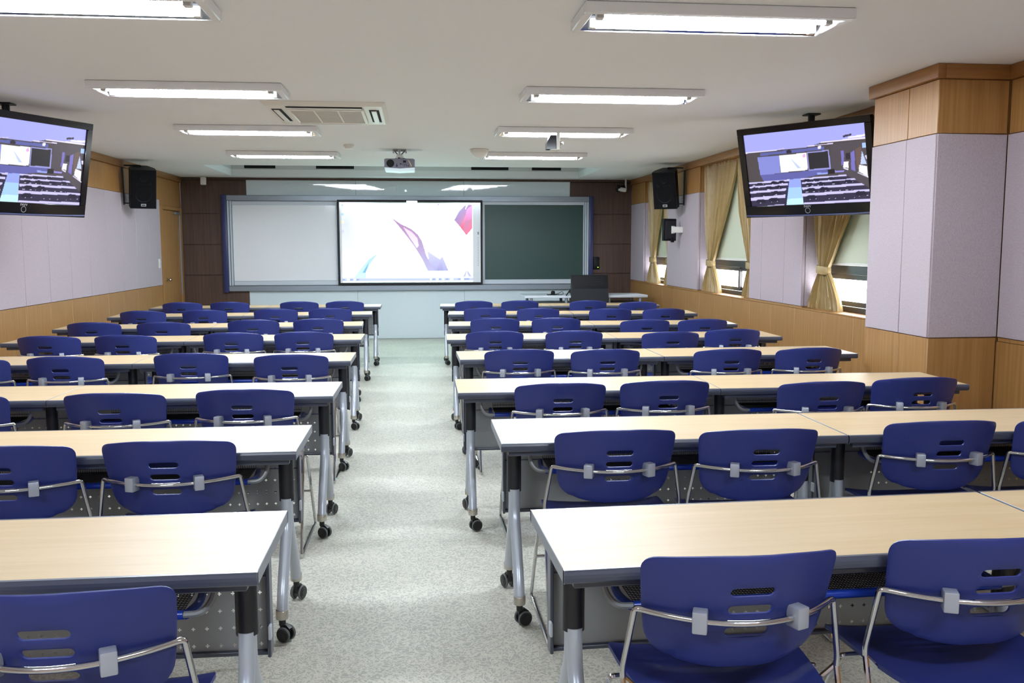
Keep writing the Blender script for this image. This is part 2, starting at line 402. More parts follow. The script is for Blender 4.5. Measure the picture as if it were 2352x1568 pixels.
TV_ART = [
    ((165, 168, 243), [(-0.04, -0.035), (1.041, -0.033), (1.03, 0.201), (0.655, 0.199), (0.531, 0.241), (0.303, 0.24), (-0.049, 0.256)]),
    ((92, 98, 165), [(0.132, 0.267), (0.676, 0.249), (0.674, 0.291), (0.13, 0.303)]),
    ((225, 220, 255), [(-0.026, 0.238), (0.277, 0.236), (0.276, 0.25), (-0.028, 0.254)]),
    ((205, 195, 255), [(0.277, 0.236), (0.346, 0.223), (0.345, 0.233), (0.276, 0.248)]),
    ((60, 55, 75), [(0.827, 0.133), (0.894, 0.12), (0.892, 0.143), (0.828, 0.162)]),
    ((235, 228, 255), [(0.65, 0.189), (1.031, 0.18), (1.03, 0.204), (0.649, 0.204)]),
    ((240, 235, 255), [(0.86, 0.16), (1.033, 0.137), (1.031, 0.169), (0.868, 0.175)]),
    ((225, 215, 255), [(0.544, 0.223), (0.749, 0.218), (0.749, 0.23), (0.543, 0.234)]),
    ((132, 138, 212), [(0.102, 0.317), (0.297, 0.322), (0.291, 0.559), (0.111, 0.568)]),
    ((95, 97, 168), [(0.111, 0.568), (0.53, 0.553), (0.689, 0.555), (0.687, 0.596), (0.462, 0.652), (0.366, 0.659), (0.135, 0.654)]),
    ((150, 150, 215), [(0.529, 0.307), (0.709, 0.299), (0.714, 0.548), (0.53, 0.554)]),
    ((38, 38, 44), [(0.539, 0.321), (0.701, 0.314), (0.701, 0.532), (0.538, 0.535)]),
    ((248, 250, 255), [(0.294, 0.322), (0.526, 0.311), (0.525, 0.54), (0.296, 0.551)]),
    ((190, 205, 235), [(0.391, 0.372), (0.431, 0.437), (0.468, 0.507), (0.439, 0.507)]),
    ((225, 170, 225), [(0.49, 0.354), (0.511, 0.317), (0.519, 0.358), (0.501, 0.377)]),
    ((45, 42, 60), [(0.359, 0.267), (0.383, 0.248), (0.407, 0.269), (0.402, 0.298), (0.363, 0.298)]),
    ((225, 225, 250), [(0.622, 0.243), (0.65, 0.233), (0.648, 0.276), (0.626, 0.279)]),
    ((78, 72, 80), [(0.73, 0.239), (1.002, 0.211), (1.007, 0.808), (0.82, 0.656), (0.714, 0.548)]),
    ((120, 112, 190), [(0.876, 0.359), (0.906, 0.33), (0.901, 0.601), (0.87, 0.576)]),
    ((120, 112, 190), [(0.802, 0.326), (0.825, 0.329), (0.82, 0.491), (0.798, 0.518)]),
    ((42, 38, 48), [(0.838, 0.359), (0.873, 0.363), (0.869, 0.439), (0.837, 0.44)]),
    ((105, 85, 80), [(0.912, 0.321), (0.962, 0.29), (0.941, 0.534), (0.916, 0.588)]),
    ((190, 205, 245), [(0.962, 0.346), (0.99, 0.52), (0.943, 0.517)]),
    ((250, 250, 255), [(0.818, 0.467), (0.854, 0.468), (0.85, 0.551), (0.809, 0.539)]),
    ((250, 250, 255), [(0.933, 0.521), (0.989, 0.545), (0.99, 0.674), (0.926, 0.607)]),
    ((235, 230, 255), [(0.808, 0.543), (0.849, 0.562), (0.848, 0.581), (0.813, 0.557)]),
    ((235, 230, 255), [(0.915, 0.612), (1.001, 0.683), (1.0, 0.697), (0.92, 0.627)]),
    ((165, 195, 255), [(0.969, 0.251), (1.004, 0.249), (1.004, 0.313), (0.969, 0.312)]),
    ((225, 220, 255), [(0.984, 0.406), (1.006, 0.409), (1.004, 0.46), (0.985, 0.449)]),
    ((150, 165, 235), [(0.596, 0.587), (0.684, 0.592), (0.683, 0.614), (0.601, 0.613)]),
    ((150, 140, 225), [(0.742, 0.575), (0.815, 0.578), (0.814, 0.597), (0.743, 0.602)]),
    ((30, 27, 34), [(0.686, 0.555), (0.74, 0.553), (0.738, 0.614), (0.686, 0.614)]),
    ((150, 165, 245), [(0.36, 0.653), (0.456, 0.647), (0.461, 0.764), (0.339, 0.764)]),
    ((165, 205, 255), [(0.339, 0.764), (0.461, 0.764), (0.461, 0.917), (0.323, 0.918)]),
    ((195, 235, 255), [(0.323, 0.918), (0.461, 0.917), (0.461, 1.03), (0.306, 1.022)]),
    ((46, 42, 70), [(0.456, 0.647), (0.829, 0.643), (1.017, 0.847), (1.014, 1.03), (0.462, 1.014)]),
    ((46, 42, 70), [(-0.024, 0.666), (0.361, 0.658), (0.314, 1.006), (-0.037, 1.025)]),
    ((205, 200, 250), [(0.456, 0.647), (0.827, 0.635), (0.833, 0.653), (0.458, 0.669)]),
    ((205, 200, 250), [(0.465, 0.703), (0.888, 0.69), (0.897, 0.707), (0.467, 0.724)]),
    ((205, 200, 250), [(0.461, 0.769), (0.942, 0.756), (0.96, 0.782), (0.465, 0.802)]),
    ((205, 200, 250), [(0.452, 0.855), (1.023, 0.838), (1.021, 0.865), (0.456, 0.894)]),
    ((205, 200, 250), [(0.464, 0.979), (1.017, 0.959), (1.016, 0.993), (0.462, 1.006)]),
    ((205, 200, 250), [(-0.024, 0.663), (0.363, 0.65), (0.362, 0.673), (-0.025, 0.685)]),
    ((205, 200, 250), [(-0.028, 0.722), (0.347, 0.701), (0.345, 0.727), (-0.03, 0.746)]),
    ((205, 200, 250), [(-0.033, 0.791), (0.326, 0.772), (0.323, 0.801), (-0.036, 0.82)]),
    ((205, 200, 250), [(-0.04, 0.882), (0.314, 0.855), (0.311, 0.899), (-0.044, 0.927)]),
    ((205, 200, 250), [(0.145, 0.997), (0.296, 0.988), (0.294, 1.01), (0.143, 1.018)]),
    ((28, 26, 52), [(0.483, 0.691), (0.485, 0.666), (0.497, 0.659), (0.526, 0.661), (0.537, 0.67), (0.536, 0.696)]),
    ((28, 26, 52), [(0.564, 0.69), (0.566, 0.666), (0.578, 0.658), (0.606, 0.66), (0.617, 0.669), (0.616, 0.695)]),
    ((28, 26, 52), [(0.681, 0.684), (0.683, 0.661), (0.694, 0.654), (0.721, 0.656), (0.731, 0.664), (0.73, 0.689)]),
    ((28, 26, 52), [(0.494, 0.751), (0.497, 0.722), (0.51, 0.714), (0.544, 0.715), (0.556, 0.726), (0.555, 0.756)]),
    ((28, 26, 52), [(0.593, 0.75), (0.595, 0.72), (0.609, 0.711), (0.643, 0.713), (0.655, 0.724), (0.654, 0.755)]),
    ((28, 26, 52), [(0.708, 0.744), (0.711, 0.714), (0.724, 0.706), (0.757, 0.708), (0.769, 0.718), (0.769, 0.749)]),
    ((28, 26, 52), [(0.81, 0.736), (0.813, 0.708), (0.825, 0.7), (0.857, 0.702), (0.868, 0.712), (0.867, 0.741)]),
    ((28, 26, 52), [(0.502, 0.83), (0.505, 0.795), (0.521, 0.785), (0.562, 0.787), (0.576, 0.799), (0.575, 0.836)]),
    ((28, 26, 52), [(0.606, 0.827), (0.609, 0.791), (0.626, 0.78), (0.667, 0.782), (0.682, 0.795), (0.681, 0.832)]),
    ((28, 26, 52), [(0.886, 0.91), (0.889, 0.868), (0.908, 0.856), (0.954, 0.857), (0.971, 0.873), (0.97, 0.916)]),
    ((28, 26, 52), [(0.492, 0.932), (0.495, 0.893), (0.513, 0.881), (0.558, 0.882), (0.575, 0.896), (0.573, 0.937)]),
    ((28, 26, 52), [(0.483, 0.925), (0.486, 0.896), (0.5, 0.887), (0.534, 0.888), (0.546, 0.899), (0.545, 0.929)]),
    ((28, 26, 52), [(0.2, 0.694), (0.202, 0.67), (0.214, 0.663), (0.242, 0.665), (0.253, 0.674), (0.252, 0.699)]),
    ((28, 26, 52), [(0.266, 0.692), (0.268, 0.668), (0.28, 0.661), (0.308, 0.663), (0.319, 0.671), (0.318, 0.696)]),
    ((28, 26, 52), [(0.072, 0.701), (0.075, 0.679), (0.086, 0.672), (0.113, 0.674), (0.124, 0.682), (0.122, 0.706)]),
    ((28, 26, 52), [(0.021, 0.768), (0.023, 0.74), (0.037, 0.732), (0.071, 0.734), (0.084, 0.744), (0.082, 0.773)]),
    ((28, 26, 52), [(0.141, 0.768), (0.144, 0.738), (0.159, 0.729), (0.195, 0.731), (0.208, 0.742), (0.207, 0.773)]),
    ((28, 26, 52), [(0.236, 0.763), (0.239, 0.734), (0.253, 0.725), (0.287, 0.727), (0.3, 0.738), (0.299, 0.768)]),
    ((28, 26, 52), [(0.092, 0.858), (0.096, 0.82), (0.115, 0.809), (0.16, 0.811), (0.177, 0.824), (0.175, 0.864)]),
    ((28, 26, 52), [(0.198, 0.848), (0.201, 0.811), (0.22, 0.8), (0.264, 0.802), (0.281, 0.815), (0.279, 0.854)]),
    ((28, 26, 52), [(0.047, 0.955), (0.051, 0.917), (0.07, 0.905), (0.116, 0.907), (0.133, 0.921), (0.131, 0.96)]),
    ((28, 26, 52), [(0.165, 0.945), (0.169, 0.904), (0.188, 0.892), (0.236, 0.894), (0.254, 0.908), (0.252, 0.95)]),
    ((220, 215, 245), [(0.497, 0.698), (0.51, 0.695), (0.509, 0.7), (0.496, 0.702)]),
    ((220, 215, 245), [(0.563, 0.696), (0.58, 0.693), (0.58, 0.698), (0.563, 0.7)]),
    ((220, 215, 245), [(0.681, 0.692), (0.695, 0.69), (0.694, 0.695), (0.68, 0.696)]),
    ((220, 215, 245), [(0.497, 0.754), (0.515, 0.751), (0.515, 0.756), (0.497, 0.758)]),
    ((220, 215, 245), [(0.541, 0.752), (0.559, 0.75), (0.558, 0.755), (0.541, 0.756)]),
    ((220, 215, 245), [(0.594, 0.752), (0.605, 0.748), (0.604, 0.753), (0.594, 0.756)]),
    ((220, 215, 245), [(0.64, 0.75), (0.65, 0.747), (0.65, 0.752), (0.64, 0.754)]),
    ((220, 215, 245), [(0.711, 0.746), (0.73, 0.744), (0.73, 0.749), (0.711, 0.75)]),
    ((220, 215, 245), [(0.815, 0.741), (0.828, 0.738), (0.827, 0.743), (0.815, 0.744)]),
    ((220, 215, 245), [(0.862, 0.735), (0.874, 0.732), (0.874, 0.737), (0.862, 0.739)]),
    ((220, 215, 245), [(0.49, 0.834), (0.512, 0.832), (0.512, 0.837), (0.49, 0.838)]),
    ((220, 215, 245), [(0.549, 0.834), (0.565, 0.831), (0.565, 0.836), (0.549, 0.838)]),
    ((220, 215, 245), [(0.597, 0.832), (0.617, 0.829), (0.617, 0.834), (0.596, 0.836)]),
    ((220, 215, 245), [(0.642, 0.83), (0.658, 0.828), (0.657, 0.833), (0.642, 0.834)]),
    ((220, 215, 245), [(0.689, 0.834), (0.707, 0.831), (0.706, 0.836), (0.689, 0.838)]),
    ((220, 215, 245), [(0.764, 0.835), (0.775, 0.832), (0.775, 0.836), (0.764, 0.839)]),
    ((220, 215, 245), [(0.814, 0.833), (0.831, 0.831), (0.831, 0.836), (0.814, 0.837)]),
    ((220, 215, 245), [(0.859, 0.832), (0.879, 0.83), (0.879, 0.834), (0.859, 0.836)]),
    ((220, 215, 245), [(0.913, 0.831), (0.929, 0.829), (0.928, 0.833), (0.913, 0.835)]),
    ((220, 215, 245), [(0.504, 0.94), (0.523, 0.937), (0.523, 0.942), (0.504, 0.944)]),
    ((220, 215, 245), [(0.555, 0.933), (0.573, 0.93), (0.573, 0.935), (0.554, 0.937)]),
    ((220, 215, 245), [(0.626, 0.942), (0.637, 0.938), (0.636, 0.943), (0.626, 0.946)]),
    ((220, 215, 245), [(0.664, 0.94), (0.683, 0.937), (0.683, 0.942), (0.664, 0.944)]),
    ((220, 215, 245), [(0.714, 0.94), (0.731, 0.937), (0.73, 0.942), (0.713, 0.944)]),
    ((220, 215, 245), [(0.787, 0.94), (0.8, 0.937), (0.8, 0.942), (0.787, 0.944)]),
    ((220, 215, 245), [(0.87, 0.94), (0.88, 0.937), (0.88, 0.942), (0.87, 0.944)]),
    ((220, 215, 245), [(0.913, 0.921), (0.932, 0.918), (0.932, 0.923), (0.913, 0.925)]),
    ((220, 215, 245), [(0.972, 0.915), (0.987, 0.912), (0.987, 0.917), (0.972, 0.919)]),
    ((220, 215, 245), [(0.032, 0.705), (0.053, 0.702), (0.053, 0.708), (0.032, 0.709)]),
    ((220, 215, 245), [(0.107, 0.701), (0.13, 0.698), (0.129, 0.703), (0.106, 0.705)]),
    ((220, 215, 245), [(0.209, 0.702), (0.229, 0.699), (0.229, 0.705), (0.208, 0.706)]),
    ((220, 215, 245), [(0.28, 0.7), (0.303, 0.697), (0.303, 0.703), (0.28, 0.704)]),
    ((220, 215, 245), [(0.064, 0.776), (0.08, 0.773), (0.08, 0.779), (0.063, 0.781)]),
    ((220, 215, 245), [(0.156, 0.771), (0.178, 0.768), (0.178, 0.774), (0.156, 0.775)]),
    ((220, 215, 245), [(0.253, 0.762), (0.27, 0.759), (0.269, 0.764), (0.253, 0.766)]),
    ((220, 215, 245), [(0.115, 0.86), (0.139, 0.857), (0.139, 0.862), (0.115, 0.864)]),
    ((220, 215, 245), [(0.224, 0.846), (0.247, 0.843), (0.247, 0.849), (0.224, 0.85)]),
    ((220, 215, 245), [(0.08, 0.958), (0.092, 0.955), (0.092, 0.96), (0.08, 0.963)]),
    ((220, 215, 245), [(0.182, 0.948), (0.195, 0.945), (0.195, 0.95), (0.182, 0.953)]),
    ((220, 215, 245), [(0.229, 0.946), (0.242, 0.943), (0.242, 0.948), (0.228, 0.95)]),
]

# ------------------------------------------------------------------ the room
fl = struct('floor', MB().box(XL - 0.1, XR + 0.3, YB - 0.1, YF + 0.1, -0.06, 0.0), 'carpet')
# ceiling with the recess over the front board
SX0, SX1, SY0, SY1, SH = -2.75, 2.57, 12.3, 14.2, 0.36
c = MB()
X0, X1, Y0, Y1 = XL - 0.1, XR + 0.3, YB - 0.1, YF + 0.1
for a in ((X0, X1, Y0, SY0), (X0, X1, SY1, Y1), (X0, SX0, SY0, SY1), (SX1, X1, SY0, SY1)):
    c.box(*a, CEIL, CEIL + 0.1)
ce = struct('ceiling', c, 'ceiling')
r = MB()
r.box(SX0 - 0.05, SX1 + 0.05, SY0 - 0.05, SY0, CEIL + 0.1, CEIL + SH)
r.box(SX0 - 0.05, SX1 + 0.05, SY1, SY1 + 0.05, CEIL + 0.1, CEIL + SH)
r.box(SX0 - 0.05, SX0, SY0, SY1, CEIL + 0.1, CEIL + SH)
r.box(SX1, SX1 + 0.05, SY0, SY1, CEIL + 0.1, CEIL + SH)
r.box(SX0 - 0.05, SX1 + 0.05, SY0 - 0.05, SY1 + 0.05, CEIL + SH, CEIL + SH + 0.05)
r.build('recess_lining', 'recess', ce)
for a, b in ((-2.56, -2.10), (-1.49, -0.92), (0.88, 1.46), (1.83, 2.29)):
    MB().box(a, b, SY1 - 0.012, SY1, 2.655, 2.80).build('vent_opening', 'dark_hole', ce)

def panels(parent, name, material, axis, at, thick, cuts, z0, z1, gap=0.004, r=0.003):
    """a run of panels with recessed joints; axis 'x': the face looks along x at x=at; cuts along the other axis"""
    lo, hi = min(at, at + thick), max(at, at + thick)
    for a, b in zip(cuts[:-1], cuts[1:]):
        q = MB()
        if axis == 'x':
            q.bev(lo, hi, a + gap / 2, b - gap / 2, z0 + gap / 2, z1 - gap / 2, r, 1)
        else:
            q.bev(a + gap / 2, b - gap / 2, lo, hi, z0 + gap / 2, z1 - gap / 2, r, 1)
        q.build(name, material, parent)

ZD, ZT, ZC = 0.93, 2.14, 2.455       # dado, top of fabric, underside of crown
# left wall
wl = struct('wall_left', MB().box(XL - 0.12, XL - 0.02, YB, YF, 0, CEIL), 'oak')
lc = [YB + 0.02] + [8.77 - 0.575 * k for k in range(17, -1, -1)] + [9.345, 9.92, 10.487, 11.05, 11.627, 12.2, 12.76, 13.33]
panels(wl, 'fabric_panel', 'fabric', 'x', XL - 0.02, 0.028, lc, ZD, ZT)
panels(wl, 'wood_panel', 'oak', 'x', XL - 0.02, 0.02, lc, 0, ZD, 0.003)
panels(wl, 'wood_panel', 'oak', 'x', XL - 0.02, 0.02, lc, ZT, ZC, 0.003)
panels(wl, 'wood_panel', 'oak', 'x', XL - 0.02, 0.02, [13.33, 14.5], 2.06, ZC, 0.003)
struct('trim_1', MB().bev(XL - 0.02, XL + 0.03, YB, YF - 0.02, ZC, CEIL - 0.001, 0.004, 2), 'oak_trim')
# door on the left wall beside the front corner
dr = struct('door_1', MB().bev(XL - 0.02, XL + 0.012, 13.46, 14.36, 0.005, 2.0, 0.003, 1), 'oak')
df = MB()
for a in ((13.35, 13.44, 0, 2.06), (14.38, 14.49, 0, 2.06), (13.44, 14.38, 2.01, 2.06)):
    df.bev(XL - 0.02, XL + 0.022, a[0], a[1], a[2], a[3], 0.003, 1)
df.build('door_frame', 'oak', dr)
k = MB(); kM = T(XL + 0.012, 13.54, 1.0) @ RY(math.pi / 2)
k.lathe([(0.026, 0), (0.026, 0.006), (0.01, 0.01), (0.01, 0.03), (0.022, 0.04), (0.028, 0.052), (0.022, 0.066), (0.0, 0.07)], 16, kM)
k.build('door_knob', 'brass', dr)
MB().bev(XL + 0.014, XL + 0.05, 14.02, 14.3, 1.955, 1.99, 0.004, 1).build('door_closer', 'steel', dr)
MB().box(XL + 0.012, XL + 0.026, 14.365, 14.378, 0.75, 2.0).build('lit_edge_strip', 'alu', dr)  # pale metal strip stands in for the lit edge of the door

# front wall: walnut at the sides, pale glossy panels in the middle
wf = struct('wall_front', MB().box(XL - 0.1, XR + 0.25, YF + 0.02, YF + 0.12, 0, CEIL), 'walnut')
for x0, x1 in ((XL, -2.6), (2.49, XR)):
    zc = [0.0, 0.56, 1.03, 1.505, 1.985, 2.50]
    for a, b in zip(zc[:-1], zc[1:]):
        MB().bev(x0 + 0.003, x1 - 0.002, YF, YF + 0.022, a + 0.005, b - 0.005, 0.003, 1).build('wood_panel', 'walnut', wf)
for x0, x1 in ((-2.6, -0.92), (-0.92, 0.777), (0.777, 2.49)):
    MB().bev(x0 + 0.0015, x1 - 0.0015, YF, YF + 0.022, 0.004, 1.998, 0.002, 1).build('pale_panel', 'white_glass', wf)
    # the upper panels lean a little into the room, so they mirror the ceiling lights
    MB().bev(x0 + 0.0015, x1 - 0.0015, 0, 0.02, 0.002, 0.505, 0.002, 1, T(0, YF, 2.0) @ RX(0.026)).build('pale_panel', 'white_glass', wf)
struct('trim_2', MB().bev(XL, XR, YF - 0.022, YF + 0.02, 2.50, CEIL, 0.003, 1), 'walnut')

# back wall behind the camera
wb = struct('wall_back', MB().box(XL - 0.1, XR + 0.3, YB - 0.1, YB, 0, CEIL), 'fabric')
MB().bev(XL, XR, YB, YB + 0.02, 0.0, ZD, 0.003, 1).build('wood_panel', 'oak', wb)

# right wall: piers between three deep window bays, sill height and crown shared
BAYS = [(12.37, 13.7), (9.215, 10.99), (6.15, 7.91)]     # far, middle, near
XO = 3.74
wr = MB()
ys = [YB, 6.15, 7.91, 9.215, 10.99, 12.37, 13.7, YF]
wr.box(XR + 0.02, XO, YB, YF, 0, 0.905)
for a, b in ((YB, 6.15), (7.91, 9.215), (10.99, 12.37), (13.7, YF)):
    wr.box(XR + 0.02, XO, a + (0.02 if a > 0 else 0), b - (0.02 if b < YF else 0), 0.905, CEIL)
for a, b in BAYS:
    wr.box(XR + 0.02, XO, a - 0.02, b + 0.02, ZC, CEIL)
wr = struct('wall_right', wr, 'oak')
pier = {(YB, 5.1): [YB + 0.02] + [5.1 - 0.57 * k for k in range(11, -1, -1)], (5.86, 6.15): [5.86, 6.15],
        (7.91, 9.215): [7.91, 8.32, 8.888, 9.215], (10.99, 12.37): [10.99, 11.68, 12.37], (13.7, YF): [13.7, YF - 0.003]}
for cuts in pier.values():
    panels(wr, 'fabric_panel', 'fabric', 'x', XR - 0.008, 0.028, cuts, ZD, ZT)
    panels(wr, 'wood_panel', 'oak', 'x', XR, 0.02, cuts, ZT, ZC, 0.003)
panels(wr, 'wood_panel', 'oak', 'x', XR, 0.02, [YB + 0.02] + [6.35 + 0.57 * k for k in range(-13, 14)] + [YF - 0.003], 0, 0.905, 0.002)
for cuts in pier.values():
    panels(wr, 'wood_strip', 'oak', 'x', XR, 0.02, [cuts[0], cuts[-1]], 0.905, ZD, 0.002, 0.002)
for a, b in BAYS:                                        # reveals of each bay
    for yy, th in ((a, -0.02), (b, 0.02)):
        panels(wr, 'reveal_panel', 'fabric', 'y', yy, th, [XR + 0.022, XO], ZD, ZT)
        panels(wr, 'wood_panel', 'oak', 'y', yy, th, [XR + 0.022, XO], ZT, ZC, 0.003)
        panels(wr, 'wood_strip', 'oak', 'y', yy, th, [XR + 0.022, XO], 0.905, ZD, 0.002, 0.002)
    MB().bev(XR - 0.002, XO, a, b, 0.905, 0.918, 0.003, 1).build('window_sill', 'oak', wr)
tr3 = MB()
for a, b in ((YB, 5.12), (5.84, YF - 0.02)):
    tr3.bev(XR - 0.03, XR + 0.02, a, b, ZC, CEIL - 0.001, 0.004, 2)
struct('trim_3', tr3, 'oak_trim')
# pillar boxed into the right wall
PX, PY0, PY1 = 3.062, 5.105, 5.86
pl = struct('pillar', MB().box(PX + 0.02, XR + 0.02, PY0 + 0.02, PY1 - 0.02, 0, CEIL), 'oak')
pc = [PY0, 5.43, PY1]
for nm, mt, za, zb, o in (('fabric_panel', 'fabric', ZD, ZT, 0.006), ('wood_panel', 'oak', 0, ZD, 0), ('wood_panel', 'oak', ZT, ZC, 0)):
    panels(pl, nm, mt, 'x', PX - o, 0.02 + o, pc, za, zb)
    panels(pl, nm, mt, 'y', PY0 - o, 0.02 + o, [PX + 0.0, XR - 0.008], za, zb)
    panels(pl, nm, mt, 'y', PY1 - 0.02, 0.02 + o, [PX + 0.0, XR - 0.008], za, zb)
pt = MB()
pt.bev(PX - 0.03, PX + 0.02, PY0 - 0.03, PY1 + 0.03, ZC, CEIL - 0.001, 0.004, 2)
pt.bev(PX + 0.02, XR - 0.03, PY0 - 0.03, PY0 + 0.02, ZC, CEIL - 0.001, 0.004, 2)
pt.bev(PX + 0.02, XR - 0.03, PY1 - 0.02, PY1 + 0.03, ZC, CEIL - 0.001, 0.004, 2)
pt.build('crown_moulding', 'oak_trim', pl)

# windows, blinds and curtains
def rails(mb, y0, y1, z0, z1, x0, x1, w):
    mb.bev(x0, x1, y0, y1, z0, z0 + w, 0.003, 1); mb.bev(x0, x1, y0, y1, z1 - w, z1, 0.003, 1)
    mb.bev(x0, x1, y0, y0 + w, z0 + w, z1 - w, 0.003, 1); mb.bev(x0, x1, y1 - w, y1, z0 + w, z1 - w, 0.003, 1)

def curtain(mb, yo, yi, yt, w_t, zt, zb, x0, flare, nf=6):
    """yo outer edge (by the reveal), yi inner edge at the top, yt centre of the tie, w_t its half width"""
    sg = 1 if yi > yo else -1
    ztop = ZC - 0.001
    nu, nv = 170, 44
    V = []
    for j in range(nv):
        z = ztop + (zb - ztop) * j / (nv - 1)
        if z > zt:
            t = (ztop - z) / (ztop - zt)
            e = t ** 1.6
            a = yo + (yt - sg * w_t - yo) * t ** 2.2
            b = yi + (yt + sg * w_t - yi) * (0.25 * t + 0.75 * e)
            am = 0.042 * (1 - 0.45 * t)
        else:
            t = (zt - z) / (zt - zb)
            a = yt - sg * (w_t + flare * 0.8 * math.sin(t * 1.45))
            b = yt + sg * (w_t + flare * math.sin(t * 1.45))
            am = 0.02 + 0.026 * t
        for i in range(nu):
            u = i / (nu - 1)
            ph = 2 * math.pi * nf * (u + 0.02 * math.sin(5 * u + 2.2 * z))
            V.append((x0 - 0.6 * am + 1.5 * am * abs(math.sin(ph * 0.5 + 0.25 * math.sin(2.1 * z))) + 0.2 * am * math.sin(1.7 * ph + 2 * z), a + (b - a) * u + 0.006 * math.sin(ph * 0.5), z))
    Fc = [(j * nu + i, j * nu + i + 1, (j + 1) * nu + i + 1, (j + 1) * nu + i) for j in range(nv - 1) for i in range(nu - 1)]
    mb.add(V, Fc, True)

for n, (y0, y1) in enumerate(BAYS):
    wn = 3 - n                                            # window_1 is the one by the pillar
    which = {1: 'beside the pillar', 2: 'in the middle bay', 3: 'in the bay by the front corner'}[wn]
    xf0, xf1 = XO - 0.06, XO - 0.005
    q = MB(); rails(q, y0, y1, 0.918, ZC, xf0, xf1, 0.045)
    q.bev(xf0 - 0.012, xf1, y0 + 0.045, y1 - 0.045, 1.235, 1.315, 0.003, 1)
    w = struct('window_%d' % wn, q, 'window_frame')
    ym = y0 + (y1 - y0) * 0.46
    for a, b, xx in ((y0 + 0.045, ym + 0.03, xf0 + 0.03), (ym - 0.03, y1 - 0.045, xf0 + 0.006)):
        q = MB(); rails(q, a, b, 0.966, 1.235, xx, xx + 0.02, 0.042); q.build('sash', 'window_frame', w)
        MB().box(xx + 0.008, xx + 0.012, a + 0.04, b - 0.04, 1.005, 1.195).build('pane', 'glass', w)
    MB().box(xf0 + 0.02, xf0 + 0.026, y0 + 0.045, y1 - 0.045, 1.315, ZC - 0.045).build('pane', 'glass', w)
    bl = thing('roller_blind', 'pale green roller blind half drawn over the window ' + which, 'blind', (XO - 0.085, (y0 + y1) / 2, ZC), 0, 'roller blinds')
    hw = (y1 - y0) / 2 - 0.02
    MB().box(-0.002, 0.002, -hw, hw, 1.335 - ZC, -0.03).build('blind_fabric', 'blind', bl)
    MB().cyl((0, -hw, -0.024), (0, hw, -0.024), 0.02, 12).build('roller', 'white', bl)
    MB().bev(-0.008, 0.008, -hw, hw, 1.316 - ZC, 1.336 - ZC, 0.003, 1).build('bottom_bar', 'white', bl)
    mid = y0 + (y1 - y0) * 0.40
    for far in (True, False):
        yo, yi = (y1 - 0.01, mid + 0.01) if far else (y0 + 0.01, mid - 0.01)
        sg = -1 if far else 1
        yt = yo + sg * (0.25 if far else 0.16)
        q = MB(); curtain(q, yo, yi, yt, 0.085, 1.27, 0.922, XR + 0.075, 0.25 if far else 0.13, 10 if far else 7)
        ct = thing('curtain', 'gold patterned curtain tied at the %s edge, window %s' % ('far' if far else 'near', which), 'curtain', (0, 0, 0), 0, 'window curtains')
        q.build('curtain_panel', 'curtain', ct, 80)
        tb = MB()
        for k in range(9):
            a0 = 2 * math.pi * k / 8
        ring = []
        for z in (1.235, 1.25, 1.29, 1.305):
            rr = 1.0 if z in (1.25, 1.29) else 0.93
            ring += [(XR + 0.075 + 0.05 * rr * math.cos(t), yt + 0.108 * rr * math.sin(t), z + 0.008 * math.sin(t)) for t in [2 * math.pi * i / 24 for i in range(24)]]
        tb.add(ring, [(j * 24 + i, j * 24 + (i + 1) % 24, (j + 1) * 24 + (i + 1) % 24, (j + 1) * 24 + i) for j in range(3) for i in range(24)], True)
        tb.build('tieback', 'curtain', ct, 60)
    MB().cyl((XR + 0.075, y0 + 0.004, ZC - 0.012), (XR + 0.075, y1 - 0.004, ZC - 0.012), 0.011, 10).build('curtain_rail', 'oak_trim', w)
# ------------------------------------------------------------------ ceiling lights
ZB = CEIL - 0.05
def make_light(label, loc):
    t = thing('ceiling_light', label, 'ceiling light', loc, 0, 'fluorescent ceiling lights')
    hx, hy, w = 0.612, 0.195, 0.04
    q = MB()
    for a in ((-hx, hx, -hy, -hy + w), (-hx, hx, hy - w, hy), (-hx, -hx + w, -hy + w, hy - w), (hx - w, hx, -hy + w, hy - w)):
        q.bev(*a, -0.05, -0.001, 0.004, 1)
    q.build('frame', 'lamp_frame', t)
    q = MB()
    a, b = hx - w, hy - w
    q.add([(-a, -b, -0.046), (a, -b, -0.046), (a, -b * 0.35, -0.006), (-a, -b * 0.35, -0.006), (a, 0, -0.016), (-a, 0, -0.016), (a, b * 0.35, -0.006), (-a, b * 0.35, -0.006), (a, b, -0.046), (-a, b, -0.046)],
          [(0, 1, 2, 3), (3, 2, 4, 5), (5, 4, 6, 7), (7, 6, 8, 9)])
    q.build('reflector', 'reflector', t)
    for s in (-1, 1):
        tu = MB().cyl((-a + 0.045, s * 0.085, -0.038), (a - 0.045, s * 0.085, -0.038), 0.0145, 10).build('tube', 'tube', t)
        for e in (-1, 1):
            so = MB()
            so.bev(e * (a - 0.045) - 0.018, e * (a - 0.045) + 0.018, s * 0.085 - 0.02, s * 0.085 + 0.02, -0.054, -0.008, 0.004, 1)
            so.build('lamp_holder', 'white', t)
    return t
PL_ = {'R': 1.355, 'L': -1.465}
LY = {'R': [4.15, 6.27, 8.3, 10.5], 'L': [4.12, 6.31, 8.43, 10.62]}
base_light = None
NEAR = ['nearest the camera', 'second from the camera', 'third from the camera', 'nearest the front board']
for s in 'RL':
    for i, y in enumerate(LY[s] + [0.1]):  # last one is added unseen behind the camera, to brighten the nearest chairs
        lab = 'twin-tube fluorescent ceiling light %s, %s row' % ((NEAR + ['added out of view at the back of the room'])[i], SIDE[s].replace(' side', '-side'))
        loc = (PL_[s], y, CEIL)
        if base_light is None:
            base_light = make_light(lab, loc)
        else:
            dup(base_light, loc, 0, lab)

